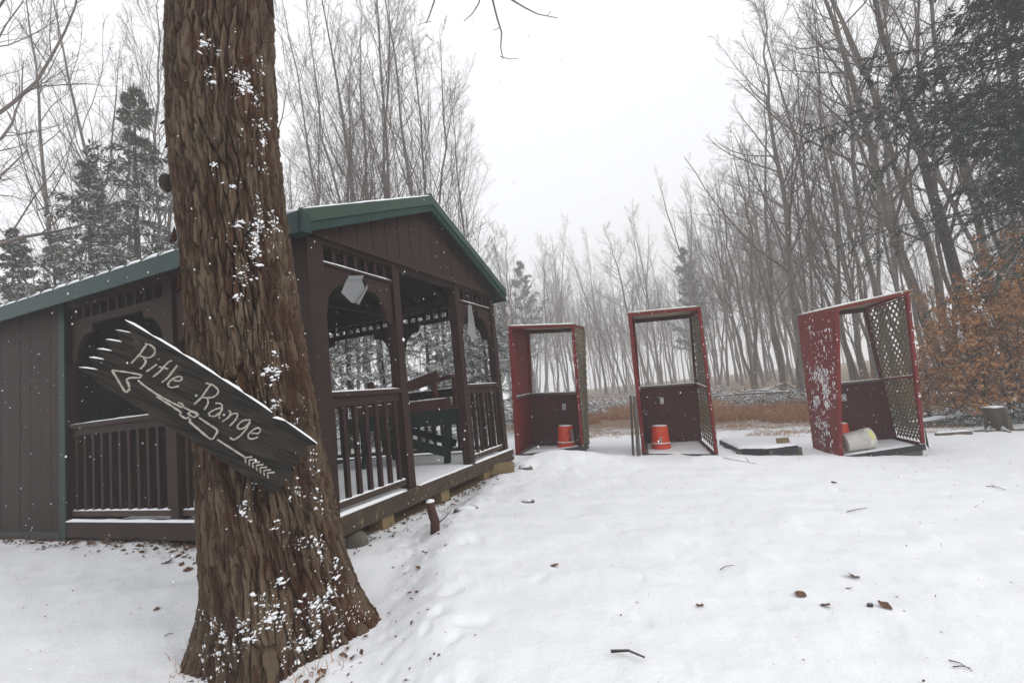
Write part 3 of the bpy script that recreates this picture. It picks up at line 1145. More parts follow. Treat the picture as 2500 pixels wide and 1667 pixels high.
def build_big_tree():
    a = np.concatenate([np.linspace(.47, 1.03, 440), np.linspace(1.03, 1.47, 61)[1:-1]])
    na, nz = len(a), 600
    z = np.concatenate([np.linspace(-.15, 3.9, nz)])
    A, Z = np.meshgrid(a, z, indexing='ij')
    P = trunk_surface(A, Z)
    plate = bark_disp.plate.copy()
    idx = np.arange(na * nz).reshape(na, nz)
    nx = np.roll(idx, -1, axis=0)
    q = np.stack([idx[:, :-1], nx[:, :-1], nx[:, 1:], idx[:, 1:]], -1).reshape(-1, 4)
    base = np.array([-1.38, TY, tz1(-1.38, TY)])
    t = thing("maple_tree", "huge shaggy barked maple trunk in front of the pavilion carrying the Rifle Range board", "tree", tuple(base))
    ob("trunk", mesh_np("trunk", P.reshape(-1, 3) - base, q, smooth=True, attr=("plate", plate.ravel())), MAT['bark'], t)
    # upper trunk and limbs, above the picture but there for the light
    top = MB()
    top.tube([(-1.583, TY, 3.85), (-1.56, TY, 5.2), (-1.45, TY + .1, 6.6), (-1.5, TY, 8.5)], [.285, .27, .23, .15], 14)
    top.tube([(-1.56, TY, 5.4), (-.9, TY + .6, 6.3), (-.2, TY + 1.2, 6.9), (.6, TY + 1.9, 7.0)], [.14, .11, .08, .045], 8)
    top.tube([(-1.5, TY, 6.0), (-2.4, TY - .3, 7.0), (-3.4, TY - .2, 7.9)], [.13, .09, .05], 8)
    ob("limb", top.mesh("limb", base, True), MAT['bark'], t)
    # drooping twigs that hang into the picture from the limb above
    tw = MB()

    def hang(pix, Y, r0, r1):
        pts = [on_y(px * 1.063, py * 1.063, Y) for px, py in pix]
        tw.tube(pts, np.linspace(r0, r1, len(pts)), 5, False)
    Y = TY + 1.5
    hang([(1118, -60), (1131, 0), (1141, 40), (1152, 75), (1150, 110), (1155, 136)], Y, .012, .004)
    hang([(1149, 130), (1168, 136), (1190, 135)], Y, .004, .002)
    hang([(1150, 62), (1140, 68), (1132, 70)], Y, .003, .002)
    hang([(1130, -25), (1175, 0), (1205, 18), (1235, 33), (1280, 42)], Y, .010, .003)
    hang([(1255, 38), (1266, 27)], Y, .003, .002)
    hang([(1000, -30), (997, 5), (985, 40), (978, 55)], Y, .010, .004)
    hang([(990, 50), (975, 52), (958, 60)], Y, .003, .002)
    hang([(1107, -30), (1100, 8), (1085, 32), (1065, 50)], Y, .008, .003)
    hang([(1000, -30), (1040, -60), (1100, -75), (1130, -60)], Y, .02, .014)
    hang([(1040, -60), (1010, -140), (940, -230)], Y, .014, .03)
    ob("twig", tw.mesh("twig", base, True), MAT['twig'], t)
    # burl on the left side
    z0 = 2.66
    p = on_y(380 * 1.063, 420 * 1.063, TY)
    v, f = blobs([p + np.array([.012, 0, 0])], [(.040, .05, .062)], None, ICO2, .12, 5)
    ob("burl", mesh_np("burl", v - base, None, f, True), MAT['dbark'], t)
    # loose bark strips on the left outline
    st = MB()
    for (px, py, h, dx) in ((384, 275, .05, -.03), (377, 330, .06, .02), (392, 540, .10, .01), (404, 640, .16, .015), (417, 790, .14, .03), (425, 830, .05, -.02)):
        p = on_y(px * 1.063, py * 1.063, TY - .02)
        st.prism([p + np.array([.02, 0, h / 2]), p + np.array([dx - .012, -.01, -h / 2]), p + np.array([.03, 0, -h / 2 + .02])], (0, .012, 0))
    ob("bark_flake", st.mesh("bark_flake", base), MAT['bark'], t)
    # snow lodged in the bark, mostly on the windward right
    rng = np.random.default_rng(77)
    C, Sx, Fr = [], [], []

    def put(a, z, s, clump=1):
        """a patch of wind-packed snow: a few flattened flakes-masses and fine dust round them"""
        m_ = clump * 3 if clump > 1 else 1
        st = clump ** .5
        for i in range(m_):
            aa = a + rng.normal(0, .0036 * st if clump > 1 else 0)
            z2 = z + rng.normal(0, .0095 * st if clump > 1 else 0)
            p = trunk_surface(np.array([aa % 1]), np.array([z2]))[0]
            th = aa * 2 * math.pi
            n = np.array([math.cos(th), math.sin(th), 0])
            tt = np.array([-math.sin(th), math.cos(th), 0])
            k = .8 * s * (rng.uniform(.7, 1.3) if i < clump else rng.uniform(.18, .6))
            C.append(p + n * k * .05)
            Sx.append((k * .34, k * rng.uniform(.9, 2.2), k * rng.uniform(.5, 1.1)))
            w = rng.normal(.15, .45)
            e1 = tt * math.cos(w) + np.array([0, 0, math.sin(w)])
            Fr.append(np.stack([n, e1, np.cross(n, e1)], 1))
    # angle 0.75 faces the camera (-y); 0.0/1.0 faces right
    for _ in range(520):
        z = rng.uniform(.0, 3.5)
        w = rng.beta(2.2, 1.2)
        a = .70 + .33 * w
        if vnoise(np.array([a * 22]), np.array([z * 3.0]), 61)[0] < .50:
            continue
        put(a, z, .002 + .006 * rng.random() ** 2)
    for _ in range(46):                              # bigger clumps
        z = rng.choice([rng.uniform(1.9, 2.8), rng.uniform(.1, 1.0), rng.uniform(2.8, 3.4), rng.uniform(.9, 1.6)])
        a = rng.uniform(.80, .97)
        put(a, z, rng.uniform(.006, .010), int(rng.integers(2, 8)))
    for (px, py, k) in ((610, 530, 14), (585, 560, 8), (590, 590, 8), (640, 500, 7), (560, 640, 5), (545, 180, 6), (575, 195, 7), (590, 225, 6), (645, 285, 8), (655, 310, 6), (560, 205, 5),
                        (475, 110, 5), (470, 105, 5), (500, 120, 3), (640, 860, 5), (628, 850, 4), (640, 930, 4), (700, 1120, 6), (735, 1150, 6), (770, 1330, 10), (790, 1300, 7), (560, 1170, 5),
                        (750, 1260, 6), (740, 1230, 5), (720, 1050, 5), (690, 1010, 4), (700, 1400, 5), (640, 1430, 5), (560, 1440, 5), (500, 1460, 6), (600, 1380, 4), (735, 1380, 6)):
        d = ray(px * 1.063, py * 1.063)
        tt = TY - .33
        for it in range(6):
            p = EYE + d * (tt / d[1])
            cx, r = trunk_c(p[2])
            dx = np.clip(p[0] - cx, -r * .97, r * .97)
            tt = TY - math.sqrt(max(r * r - dx * dx, 0)) * 1.0
        a = math.atan2(tt - TY, dx) / (2 * math.pi)
        put(a % 1, p[2], .0105, int(k * 1.5))
    for _ in range(70):                              # low down all round the front
        put(rng.uniform(.55, .98), rng.uniform(-.02, .22) + .1, rng.uniform(.005, .011), int(rng.integers(1, 6)))
    v, f = blobs(C, Sx, Fr, ICO1, .45, 8)
    so = ob("snow_clumps", mesh_np("snow_clumps", v - base, None, f, True), MAT['snow'], t)
    so["kind"] = "stuff"


build_big_tree()


# ---- sign board
def build_sign():
    P0 = np.array([-1.30, 2.335, 1.1])
    n = np.array([.34, -.94, .0])
    n /= np.linalg.norm(n)

    def sp(a, b, off=0):
        return on_plane(180 + a * .2934, 760 + b * .2934, P0, n) + n * off
    outline = [(425, 72), (475, 180), (340, 152), (400, 256), (258, 232), (320, 332), (190, 312), (255, 404), (120, 382), (200, 487), (32, 465), (55, 498),
               (640, 868), (900, 1028), (1300, 1290), (1660, 1520), (1720, 1480), (1700, 1440), (1765, 1452), (1745, 1392), (1815, 1385), (1800, 1295), (1872, 1292), (1862, 1190), (1962, 1198), (1922, 1125), (2030, 1105),
               (1850, 985), (1760, 915), (1700, 900), (1655, 885), (1648, 842), (1400, 672), (1220, 555), (900, 352), (640, 195)]
    pts = [sp(a, b) for a, b in outline]
    base = sp(1050, 780)
    t = thing("sign_board", "dark jagged wooden board reading Rifle Range with an arrow, nailed aslant on the maple", "sign", tuple(base))
    part("board", MB().prism(pts, n * -.024), MAT['sign'], t)

    def strokes(name, lines, w=.0042, zz=0):
        mb = MB()
        for ln in lines:
            q = [sp(a, b, .001 + zz) for a, b in ln]
            # smooth resample
            q = np.array(q)
            if len(q) > 2:
                s = np.linspace(0, len(q) - 1, (len(q) - 1) * 4 + 1)
                k = np.array([np.interp(s, np.arange(len(q)), q[:, i]) for i in range(3)]).T
                for _ in range(2 if name == 'letter' else 1):
                    k[1:-1] = (k[:-2] + 2 * k[1:-1] + k[2:]) / 4
                q = k
            wob = w * (.95 + .5 * (vnoise(np.arange(len(q)) * .6, np.full(len(q), lines[0][0][0] * .37), 71) - .4) + .2 * np.sin(np.arange(len(q)) * 2.3))
            mb.tube(q, wob, 6)
        part(name, mb, MAT['cream'], t, True)
    strokes("letter", [[(612, 272), (590, 300), (556, 352), (480, 432)], [(592, 268), (650, 284), (682, 322), (668, 366), (620, 392), (552, 370)], [(580, 388), (604, 412), (592, 442), (555, 480)]])
    strokes("letter", [[(692, 440), (650, 472), (605, 502)], [(706, 396), (710, 400)]])
    strokes("letter", [[(818, 412), (795, 415), (760, 450), (720, 500), (660, 546)], [(712, 462), (786, 478)]])
    strokes("letter", [[(862, 450), (830, 492), (782, 555), (735, 590)]])
    strokes("letter", [[(835, 575), (880, 582), (908, 560), (890, 540), (850, 546), (792, 585), (782, 620), (815, 638), (878, 620)]])
    strokes("letter", [[(1142, 605), (1100, 662), (1060, 722), (1003, 772)], [(1100, 597), (1160, 610), (1208, 655), (1195, 692), (1150, 720), (1068, 716)], [(1112, 725), (1122, 762), (1088, 818)]])
    strokes("letter", [[(1178, 764), (1226, 764), (1242, 800), (1204, 872), (1218, 892)], [(1232, 800), (1180, 812), (1122, 846), (1130, 868), (1176, 876), (1208, 845)]])
    strokes("letter", [[(1288, 825), (1312, 836), (1290, 882), (1238, 916)], [(1290, 872), (1335, 845), (1368, 852), (1350, 902), (1298, 952)]])
    strokes("letter", [[(1472, 906), (1420, 900), (1370, 936), (1358, 972), (1400, 982), (1450, 942), (1474, 908), (1442, 970), (1390, 1032), (1332, 1072), (1298, 1048)]])
    strokes("letter", [[(1480, 1012), (1540, 1016), (1558, 986), (1535, 964), (1490, 986), (1448, 1026), (1455, 1056), (1490, 1062), (1534, 1044)]])
    strokes("arrow", [[(320, 490), (440, 505), (572, 530), (555, 552), (470, 552), (438, 568), (460, 610), (465, 650), (432, 678), (380, 590), (320, 490)],
                      [(535, 572), (570, 605), (690, 690), (790, 745), (905, 800)],
                      [(690, 708), (800, 776), (900, 842), (880, 858), (930, 892), (962, 880)],
                      [(868, 758), (905, 770), (912, 792)], [(912, 795), (1042, 862)], [(946, 848), (1000, 828), (1040, 858), (1002, 884), (948, 850)],
                      [(1040, 882), (1120, 935), (1205, 990), (1150, 1075), (1040, 982), (962, 915), (972, 890)],
                      [(1195, 1065), (1300, 1132), (1425, 1212)]], .0046)
    ch = []
    for k in range(7):
        u = k / 6
        c0 = (1425 + 185 * u, 1215 + 128 * u)
        ch.append([(c0[0] + 62, c0[1] - 6), (c0[0], c0[1]), (c0[0] - 2 + 10, c0[1] + 44)])
    strokes("arrow_feathers", ch, .0044)
    snow = [((425, 72), (640, 195)), ((640, 195), (900, 352)), ((900, 352), (1220, 555)), ((1220, 555), (1400, 672)), ((1400, 672), (1648, 842)), ((1655, 885), (1760, 912)), ((1760, 912), (2026, 1102))]
    sg = []
    for a, b in snow:
        wdt = .011 if a[0] in (1220, 1655) else .007
        sg.append((sp(*a, off=-.012), sp(*b, off=-.012), .026, wdt, n))
    for a, b in (((345, 152), (474, 180)), ((262, 232), (398, 256)), ((194, 311), (318, 331)), ((124, 381), (252, 403)), ((38, 464), (196, 486))):
        sg.append((sp(*a, off=-.013), sp(*b, off=-.013), .022, .006, n))
    snow_part(t, sg, seed=40)
    for q in ((1020, 700), (1250, 860)):
        part("nail_head", MB().lathe(sp(*q), n, [(0, .006), (.003, .006)], 8), MAT['steel'], t)


build_sign()

# ================================================================== SHOOTING STANDS
def c5(a, b):
    return 1200 + a * .2551, 750 + b * .2551


def c6(a, b):
    return 1800 + a * .3507, 650 + b * .3507


class Stand:
    """a racked box: parts are laid out in (u across, v deep, w high) between eight surveyed corners"""

    def __init__(s, root, corners, depth=1.1, width=1.15, height=2.3):
        s.root, s.c = root, corners
        s.D, s.Wd, s.H = depth, width, height

    def p(s, u, v, w):
        c = s.c
        b = c['fl0'] * (1 - u) * (1 - v) + c['fr0'] * u * (1 - v) + c['bl0'] * (1 - u) * v + c['br0'] * u * v
        t = c['fl1'] * (1 - u) * (1 - v) + c['fr1'] * u * (1 - v) + c['bl1'] * (1 - u) * v + c['br1'] * u * v
        return b * (1 - w) + t * w

    def hexa(s, u0, u1, v0, v1, w0, w1):
        return MB().hexa([s.p(u0, v0, w0), s.p(u1, v0, w0), s.p(u1, v1, w0), s.p(u0, v1, w0), s.p(u0, v0, w1), s.p(u1, v0, w1), s.p(u1, v1, w1), s.p(u0, v1, w1)])

    def part(s, name, u0, u1, v0, v1, w0, w1, m, parent=None):
        return part(name, s.hexa(u0, u1, v0, v1, w0, w1), m, parent or s.root, bevel=.002)

    def mm(s, du=0, dv=0, dw=0):
        return du / s.Wd, dv / s.D, dw / s.H


def build_stand(label, letter, corners, base, lat_side=1, seed=0, plate=None, patch=True):
    t = thing("shooting_stand", label, "shooting stand", tuple(base), 0, "row of red shooting stands")
    s = Stand(t, corners)
    a = .045 / s.Wd          # post width
    d = .045 / s.D
    h = 1 / s.H
    # posts
    s.part("post", 0, a, 0, d, .02, 1 - .045 * h, MAT['red'])
    s.part("post", 1 - a, 1, 0, d * 1.4, .02, 1 - .045 * h, MAT['red'])
    s.part("post", 0, a, 1 - d, 1, .02, 1 - .045 * h, MAT['red'])
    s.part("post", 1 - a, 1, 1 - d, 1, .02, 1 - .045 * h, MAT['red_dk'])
    # left plywood side
    wm = MB()                                   # warped sheet, finely divided so that it follows the racked frame
    nv_, nw_ = 8, 12
    for uu in (-.012 / s.Wd, -.001 / s.Wd):
        for iv in range(nv_ + 1):
            for iw in range(nw_ + 1):
                wm.v.append(tuple(s.p(uu, -.002 + 1.002 * iv / nv_, -.005 + (1.005 - .002 * h) * iw / nw_)))
    gi = lambda l, a_, b_: l * (nv_ + 1) * (nw_ + 1) + a_ * (nw_ + 1) + b_
    for a_ in range(nv_):
        for b_ in range(nw_):
            wm.f.append((gi(0, a_, b_), gi(0, a_, b_ + 1), gi(0, a_ + 1, b_ + 1), gi(0, a_ + 1, b_)))
            wm.f.append((gi(1, a_, b_), gi(1, a_ + 1, b_), gi(1, a_ + 1, b_ + 1), gi(1, a_, b_ + 1)))
    for a_ in range(nv_):
        for b_, o_ in ((0, 0), (nw_, 1)):
            q_ = (gi(0, a_, b_), gi(0, a_ + 1, b_), gi(1, a_ + 1, b_), gi(1, a_, b_))
            wm.f.append(q_ if o_ == 0 else q_[::-1])
    for b_ in range(nw_):
        for a_, o_ in ((0, 1), (nv_, 0)):
            q_ = (gi(0, a_, b_), gi(0, a_, b_ + 1), gi(1, a_, b_ + 1), gi(1, a_, b_))
            wm.f.append(q_ if o_ == 0 else q_[::-1])
    part("side_wall", wm, MAT['red'], t)
    # roof frame and panel
    z0, z1 = 1 - .044 * h, 1 - .001 * h
    s.part("roof_beam", 0, 1, 0, d, z0, z1, MAT['red'])
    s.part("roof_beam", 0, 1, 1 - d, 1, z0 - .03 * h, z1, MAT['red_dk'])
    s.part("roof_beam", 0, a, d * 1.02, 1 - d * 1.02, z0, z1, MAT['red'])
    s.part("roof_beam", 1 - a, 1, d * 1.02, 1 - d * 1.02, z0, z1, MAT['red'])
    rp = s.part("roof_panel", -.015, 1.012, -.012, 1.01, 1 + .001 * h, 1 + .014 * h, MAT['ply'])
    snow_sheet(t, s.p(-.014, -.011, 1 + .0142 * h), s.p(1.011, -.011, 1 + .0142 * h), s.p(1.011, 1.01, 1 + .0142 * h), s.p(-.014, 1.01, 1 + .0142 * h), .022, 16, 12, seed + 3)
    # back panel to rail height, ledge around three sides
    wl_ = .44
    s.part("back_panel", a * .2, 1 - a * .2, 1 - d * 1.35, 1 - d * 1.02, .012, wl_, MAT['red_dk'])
    s.part("ledge", a * 1.0, 1 - a * 1.0, 1 - d * 2.4, 1 - d * .99, wl_ + .001, wl_ + .016, MAT['ledge'])
    s.part("ledge", .004, a * 1.3, d * 1.5, 1 - d * 1.02, wl_ + .001, wl_ + .016, MAT['ledge'])
    s.part("ledge", 1 - a * 1.4, 1 - .006, d * 1.5, 1 - d * 1.02, wl_ + .001, wl_ + .016, MAT['red'])
    snow_part(t, [(s.p(a, 1 - d * 1.7, wl_ + .0155), s.p(1 - a, 1 - d * 1.7, wl_ + .0155), .05, .012),
                  (s.p(a * .6, d * 1.5, wl_ + .0155), s.p(a * .6, 1 - d * 2, wl_ + .0155), .036, .009),
                  (s.p(1 - a * .7, d * 1.5, wl_ + .0155), s.p(1 - a * .7, 1 - d * 2, wl_ + .0155), .036, .009)], seed=seed)
    # lower left lining is plywood too
    # floor
    s.part("floor_frame", .0, 1, -.004, d * .9, -.02, .016, MAT['black_wood'])
    s.part("floor_frame", .0, 1, 1 - d, 1, -.02, .010, MAT['black_wood'])
    s.part("floor_frame", .0, a, d, 1 - d, -.02, .008, MAT['black_wood'])
    s.part("floor_frame", 1 - a, 1, d, 1 - d, -.02, .008, MAT['black_wood'])
    s.part("floor_board", a * 1.02, 1 - a * 1.02, d * .92, 1 - d * 1.4, .006, .013, MAT['ply'])
    s.part("sill_strip", a * 1.0, a * 1.9, d * 1.5, 1 - d * 2.2, .014, .030, MAT['ledge'])
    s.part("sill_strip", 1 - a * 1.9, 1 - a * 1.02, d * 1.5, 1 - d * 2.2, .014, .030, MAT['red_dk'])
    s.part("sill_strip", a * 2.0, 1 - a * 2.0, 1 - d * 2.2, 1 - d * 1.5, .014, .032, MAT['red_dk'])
    snow_sheet(t, s.p(a * 2, -.0, .0135), s.p(1 - a * 2, -.0, .0135), s.p(1 - a * 2, 1 - d * 2.4, .0135), s.p(a * 2, 1 - d * 2.4, .0135), .016, 14, 12, seed + 9)
    # lattice on the right side, slat by slat in two layers
    lat = s.part("lattice", 1 - a, 1 - a * .5, d * 1.45, 1 - d * 1.02, .965, .985 - .01, MAT['red'])
    v0, v1 = d * 1.0, 1 - d * 0.6
    zlo, zhi = .03, .975
    step = .122
    y0_, y1_, z0_, z1_ = v0 * s.D, v1 * s.D, zlo * s.H, zhi * s.H
    for layer, sg in ((0, 1), (1, -1)):
        u0 = 1 + (.002 + layer * .0075) / s.Wd
        u1 = u0 + .0065 / s.Wd
        k = -int((y1_ - y0_) / step) - 1
        for i in range(-12, 34):
            cst = z0_ + i * step
            # line z = cst + sg*(y - y0) ; clip
            pts = []
            ya, yb = y0_, y1_
            za, zb = cst + (sg * (ya - y0_) if sg > 0 else (y1_ - ya) - 0), cst + (sg * (yb - y0_) if sg > 0 else 0)
            # clip in z
            if sg > 0:
                lo, hi = max(za, z0_), min(zb, z1_)
                if hi - lo < .06:
                    continue
                A = (ya + (lo - za), lo)
                B = (ya + (hi - za), hi)
            else:
                lo, hi = max(zb, z0_), min(za, z1_)
                if hi - lo < .06:
                    continue
                A = (yb - (hi - zb), hi)
                B = (yb - (lo - zb), lo)
            w = .0185
            dy, dz = B[0] - A[0], B[1] - A[1]
            L = math.hypot(dy, dz)
            ny, nz = -dz / L * w, dy / L * w
            q = [(A[0] + ny, A[1] + nz), (A[0] - ny, A[1] - nz), (B[0] - ny, B[1] - nz), (B[0] + ny, B[1] + nz)]
            mb = MB().hexa([s.p(u0, y / s.D, z / s.H) for y, z in q] + [s.p(u1, y / s.D, z / s.H) for y, z in q])
            part("slat", mb, MAT['lattice'], lat)
    # rough snow on the front edge of the lattice and posts
    snow_part(t, [(s.p(1 - a * .5, -.006, k), s.p(1 - a * .5, -.006, k + .008), .012, .006, (1, 0, 0)) for k in (.31, .335, .41, .52, .537, .66, .74, .86)], name="snow_specks", seed=seed + 13)["kind"] = "stuff"
    # letter plate on the back panel
    if plate:
        u, w = plate
        vf = 1 - d * 1.36
        du, dw = .055 / s.Wd, .115 / s.H
        pl = s.part("letter_plate", u - du * .62, u + du * .62, vf - .006, vf - .001, w - dw * .5, w + dw * .5, MAT['white_paint'])
        cu = bpy.data.curves.new("letter", 'FONT')
        cu.body = letter
        cu.size = 1.0
        tmp = bpy.data.objects.new("tmp", cu)
        COL.objects.link(tmp)
        dg = bpy.context.evaluated_depsgraph_get()
        me = bpy.data.meshes.new_from_object(tmp.evaluated_get(dg))
        bpy.data.objects.remove(tmp)
        co = np.array([x.co[:] for x in me.vertices])
        lo, hi = co.min(0), co.max(0)
        nrm = (co - lo) / np.maximum(hi - lo, 1e-6)
        out = []
        for x, y, _ in nrm:
            out.append(s.p(u + (x - .5) * du * .92, vf - .0085, w + (y - .5) * dw * .78) - ORG[t.name])
        me.vertices.foreach_set("co", np.array(out, np.float32).ravel())
        me.update()
        ob("letter", me, MAT['black'], pl)
    return t, s


# corners: picture position + how deep they stand
def corner(pix, Y):
    return on_y(*pix, Y)


def stand_corners(d):
    return {k: corner(*v) for k, v in d.items()}


CB = stand_corners(dict(fl0=(c5(238, 1435), 8.35), fr0=(c5(880, 1345), 8.05), bl0=(c5(395, 1335), 9.35), br0=(c5(935, 1335), 9.05),
                        fl1=(c5(165, 185), 8.35), fr1=(c5(785, 165), 8.05), bl1=(c5(345, 222), 9.35), br1=(c5(890, 195), 9.05)))
CC = stand_corners(dict(fl0=(c5(1452, 1425), 7.74), fr0=(c5(2175, 1432), 7.40), bl0=(c5(1452, 1312), 8.75), br0=(c5(2010, 1280), 8.45),
                        fl1=(c5(1310, 60), 7.74), fr1=(c5(2000, -4), 7.40), bl1=(c5(1350, 120), 8.75), br1=(c5(1910, 65), 8.45)))
CD = stand_corners(dict(fl0=(c6(715, 1345), 7.20), fr0=(c6(1312, 1255), 6.90), bl0=(c6(532, 1255), 8.20), br0=(c6(1110, 1205), 7.90),
                        fl1=(c6(690, 285), 7.20), fr1=(c6(1200, 172), 6.90), bl1=(c6(422, 345), 8.20), br1=(c6(890, 290), 7.90)))
for nm, c in (('B', CB), ('C', CC), ('D', CD)):
    print(nm, {k: tuple(np.round(v, 2)) for k, v in c.items()})
standB, sB = build_stand("red shooting stand with plate B, farthest of the three and nearest the pavilion", "B", CB, CB['fl0'], seed=100, plate=(.60, .335))
standC, sC = build_stand("red shooting stand with plate C and orange bucket marked 3, middle of the row", "C", CC, CC['fl0'], seed=200, plate=(.385, .335))
PLATE_D = .165
for u_ in np.linspace(.05, .6, 56):                     # the D plate sits just clear of the plywood side as seen in the photograph
    q_ = Stand(None, CD).p(u_, .93, .345) - EYE
    if CX + (q_ @ rgt) / (q_ @ fwd) * FPX >= 1800 + 742 * .3507:
        PLATE_D = float(u_)
        break
standD, sD = build_stand("leaning red shooting stand with plate D, snow splattered on its plywood side", "D", CD, CD['fl0'], seed=300, plate=(PLATE_D, .345))
# torn plywood hem and skid under the leaning stand
part("skid", sD.hexa(.20, .96, .0, .10, -.055, -.021), MAT['grey_wood'], standD)
part("skid", sD.hexa(.05, .96, .72, .84, -.06, -.021), MAT['grey_wood'], standD)
part("torn_edge", MB().prism([sD.p(1.012, -.005, .11), sD.p(1.012, -.005, .01), sD.p(1.035, -.005, -.012), sD.p(1.03, -.005, .03)], sD.p(1.012, .02, .1) - sD.p(1.012, 0, .1)), MAT['black_wood'], standD)


def splatter(s, t, n, name, u=-.0125, dens=lambda v, w: 1, seed=4, sz=1.0):
    rng = np.random.default_rng(seed)
    C, Sx, Fr = [], [], []
    e1 = s.p(0, 1, .5) - s.p(0, 0, .5)
    e2 = s.p(0, .5, 1) - s.p(0, .5, 0)
    e1 /= np.linalg.norm(e1)
    nn = np.cross(e1, e2 / np.linalg.norm(e2))
    nn /= np.linalg.norm(nn)
    e2 = np.cross(nn, e1)
    tries = 0
    while len(C) < n and tries < n * 60:
        tries += 1
        v, w = rng.random(2)
        if rng.random() > dens(v, w):
            continue
        k = rng.choice([.006, .009, .014], p=[.5, .35, .15]) * rng.uniform(.7, 1.3) * sz
        C.append(s.p(u, v, w))
        Sx.append((k * .7, k * rng.uniform(1.2, 2.6), k * .45))
        Fr.append(np.stack([e1, e2, nn], 1))
    v, f = blobs(C, Sx, Fr, ICO1, .45, seed)
    o = ob(name, mesh_np(name, v - ORG[t.name], None, f, True), MAT['snow'], t)
    o["kind"] = "stuff"


splatter(sD, standD, 620, "snow_splatter", -.0135, lambda v, w: .9 * np.exp(-((v - .42) / .30) ** 2) * (.12 + .88 * np.exp(-((w - .44) / .27) ** 2)) * (.12 + .88 * sst(.36, .56, float(fbm(np.array([v * 6.0]), np.array([w * 11.0]), 3, 3)[0]))), 4, 1.05)
splatter(sC, standC, 60, "snow_splatter", -.0135, lambda v, w: (v < .25) * np.exp(-((w - .55) / .2) ** 2), 5)

# two grey boards leaning by stand C
for (q0, q1, Y, lab) in (((1345, 1325), (1330, 840), 7.72, "thin grey board standing beside the middle red stand, outer of two"), ((1408, 1408), (1368, 850), 7.62, "wider grey board leaning on the left side of the middle red stand")):
    A, B = on_y(*c5(*q0), Y), on_y(*c5(*q1), Y)
    A[2] = min(A[2], tz1(A[0], A[1]) + .0)
    mb = MB().bar(A, B, .022 if Y > 7.7 else .045, .07, (0, 1, 0))
    o = solo("leaning_board", mb, MAT['grey_wood'], lab, "board", None, base=A)


# ---- buckets
def bucket(label, base, axis, m, upside=True, decal=None):
    t = thing("bucket", label, "bucket", tuple(base))
    H, r0, r1 = .365, .131, .150
    if upside:
        prof = [(0, r1 + .006), (.012, r1 + .006), (.014, r1), (.070, r1 - .003), (.072, r1 + .006), (.084, r1 + .006), (.086, r1 - .004), (H - .004, r0), (H, r0 - .006)]
    else:
        prof = [(0, r0 - .006), (.004, r0), (H - .086, r1 - .004), (H - .084, r1 + .004), (H - .072, r1 + .004), (H - .07, r1 - .003), (H - .012, r1), (H - .01, r1 + .005), (H, r1 + .005), (H - .002, r1 - .006), (.01, r0 - .006)]
    part("body", MB().lathe(base, axis, prof, 28), m, t, True)
    return t


def on_floor(s, u, v):
    return s.p(u, v, .0135) + np.array([0, 0, .012])


bB = bucket("upturned orange bucket with torn dark stickers on the floor of stand B", on_floor(sB, .70, .40), sB.p(.5, .5, 1) - sB.p(.5, .5, 0), MAT['orange'])
bC = bucket("upturned orange bucket with black number 3 on the floor of stand C", on_floor(sC, .28, .42), sC.p(.5, .5, 1) - sC.p(.5, .5, 0), MAT['orange'])
bD = bucket("orange bucket half hidden in the left corner of stand D", on_floor(sD, .22, .62), sD.p(.5, .5, 1) - sD.p(.5, .5, 0), MAT['orange'])


def ring_snow(t, s, u, v, H=.365):
    b = on_floor(s, u, v)
    ax = s.p(.5, .5, 1) - s.p(.5, .5, 0)
    ax /= np.linalg.norm(ax)
    part("snow_cap", MB().lathe(b, ax, [(H - .001, .124), (H + .008, .120), (H + .013, .08), (H + .014, .02)], 20), MAT['snow'], t, True)
    part("snow_ring", MB().lathe(b, ax, [(.083, .155), (.090, .156), (.098, .149), (.100, .140)], 24), MAT['snow'], t, True)


ring_snow(bB, sB, .70, .40)
ring_snow(bC, sC, .28, .42)
ring_snow(bD, sD, .22, .62)


def curved_patch(base, axis, front, w0, w1, h0, h1, r_of, n=6, off=.0015):
    """patch on a bucket: angles in radians about the facing direction, heights along the axis"""
    axis = axis / np.linalg.norm(axis)
    f = front - axis * (front @ axis)
    f /= np.linalg.norm(f)
    sd = np.cross(axis, f)
    mb = MB()
    for k in range(n):
        a0, a1 = w0 + (w1 - w0) * k / n, w0 + (w1 - w0) * (k + 1) / n
        o = len(mb.v)
        for (a, h) in ((a0, h0), (a1, h0), (a1, h1), (a0, h1)):
            for e in (off, off + .0012):
                r = r_of(h) + e
                mb.v.append(tuple(base + axis * h + r * (f * math.cos(a) + sd * math.sin(a))))
        i = o
        mb.f += [(i + 1, i + 3, i + 5, i + 7), (i, i + 6, i + 4, i + 2), (i, i + 2, i + 3, i + 1), (i + 2, i + 4, i + 5, i + 3), (i + 4, i + 6, i + 7, i + 5), (i + 6, i, i + 1, i + 7)]
    return mb


r_up = lambda h: .146 + (.131 - .146) * (h - .086) / (.361 - .086)
axC = sC.p(.5, .5, 1) - sC.p(.5, .5, 0)
bs = on_floor(sC, .28, .42)
fr = EYE - bs
pl = part("number_plate", curved_patch(bs, axC, fr, -.10, .12, .100, .190, r_up, off=.0012), MAT['white_paint'], bC)
part("plate_face", curved_patch(bs, axC, fr, -.085, .105, .106, .184, r_up, off=.0028), MAT['black'], pl)
num = MB()
for (a0, a1, h0, h1) in ((-.05, .03, .168, .176), (-.05, .03, .142, .148), (-.05, .03, .114, .122), (.03, .065, .114, .176)):
    q = curved_patch(bs, axC, fr, a0, a1, h0, h1, r_up, 3, off=.0044)
    o = len(num.v)
    num.v += q.v
    num.f += [tuple(o + i for i in f) for f in q.f]
part("number", num, MAT['white_paint'], pl)
axB = sB.p(.5, .5, 1) - sB.p(.5, .5, 0)
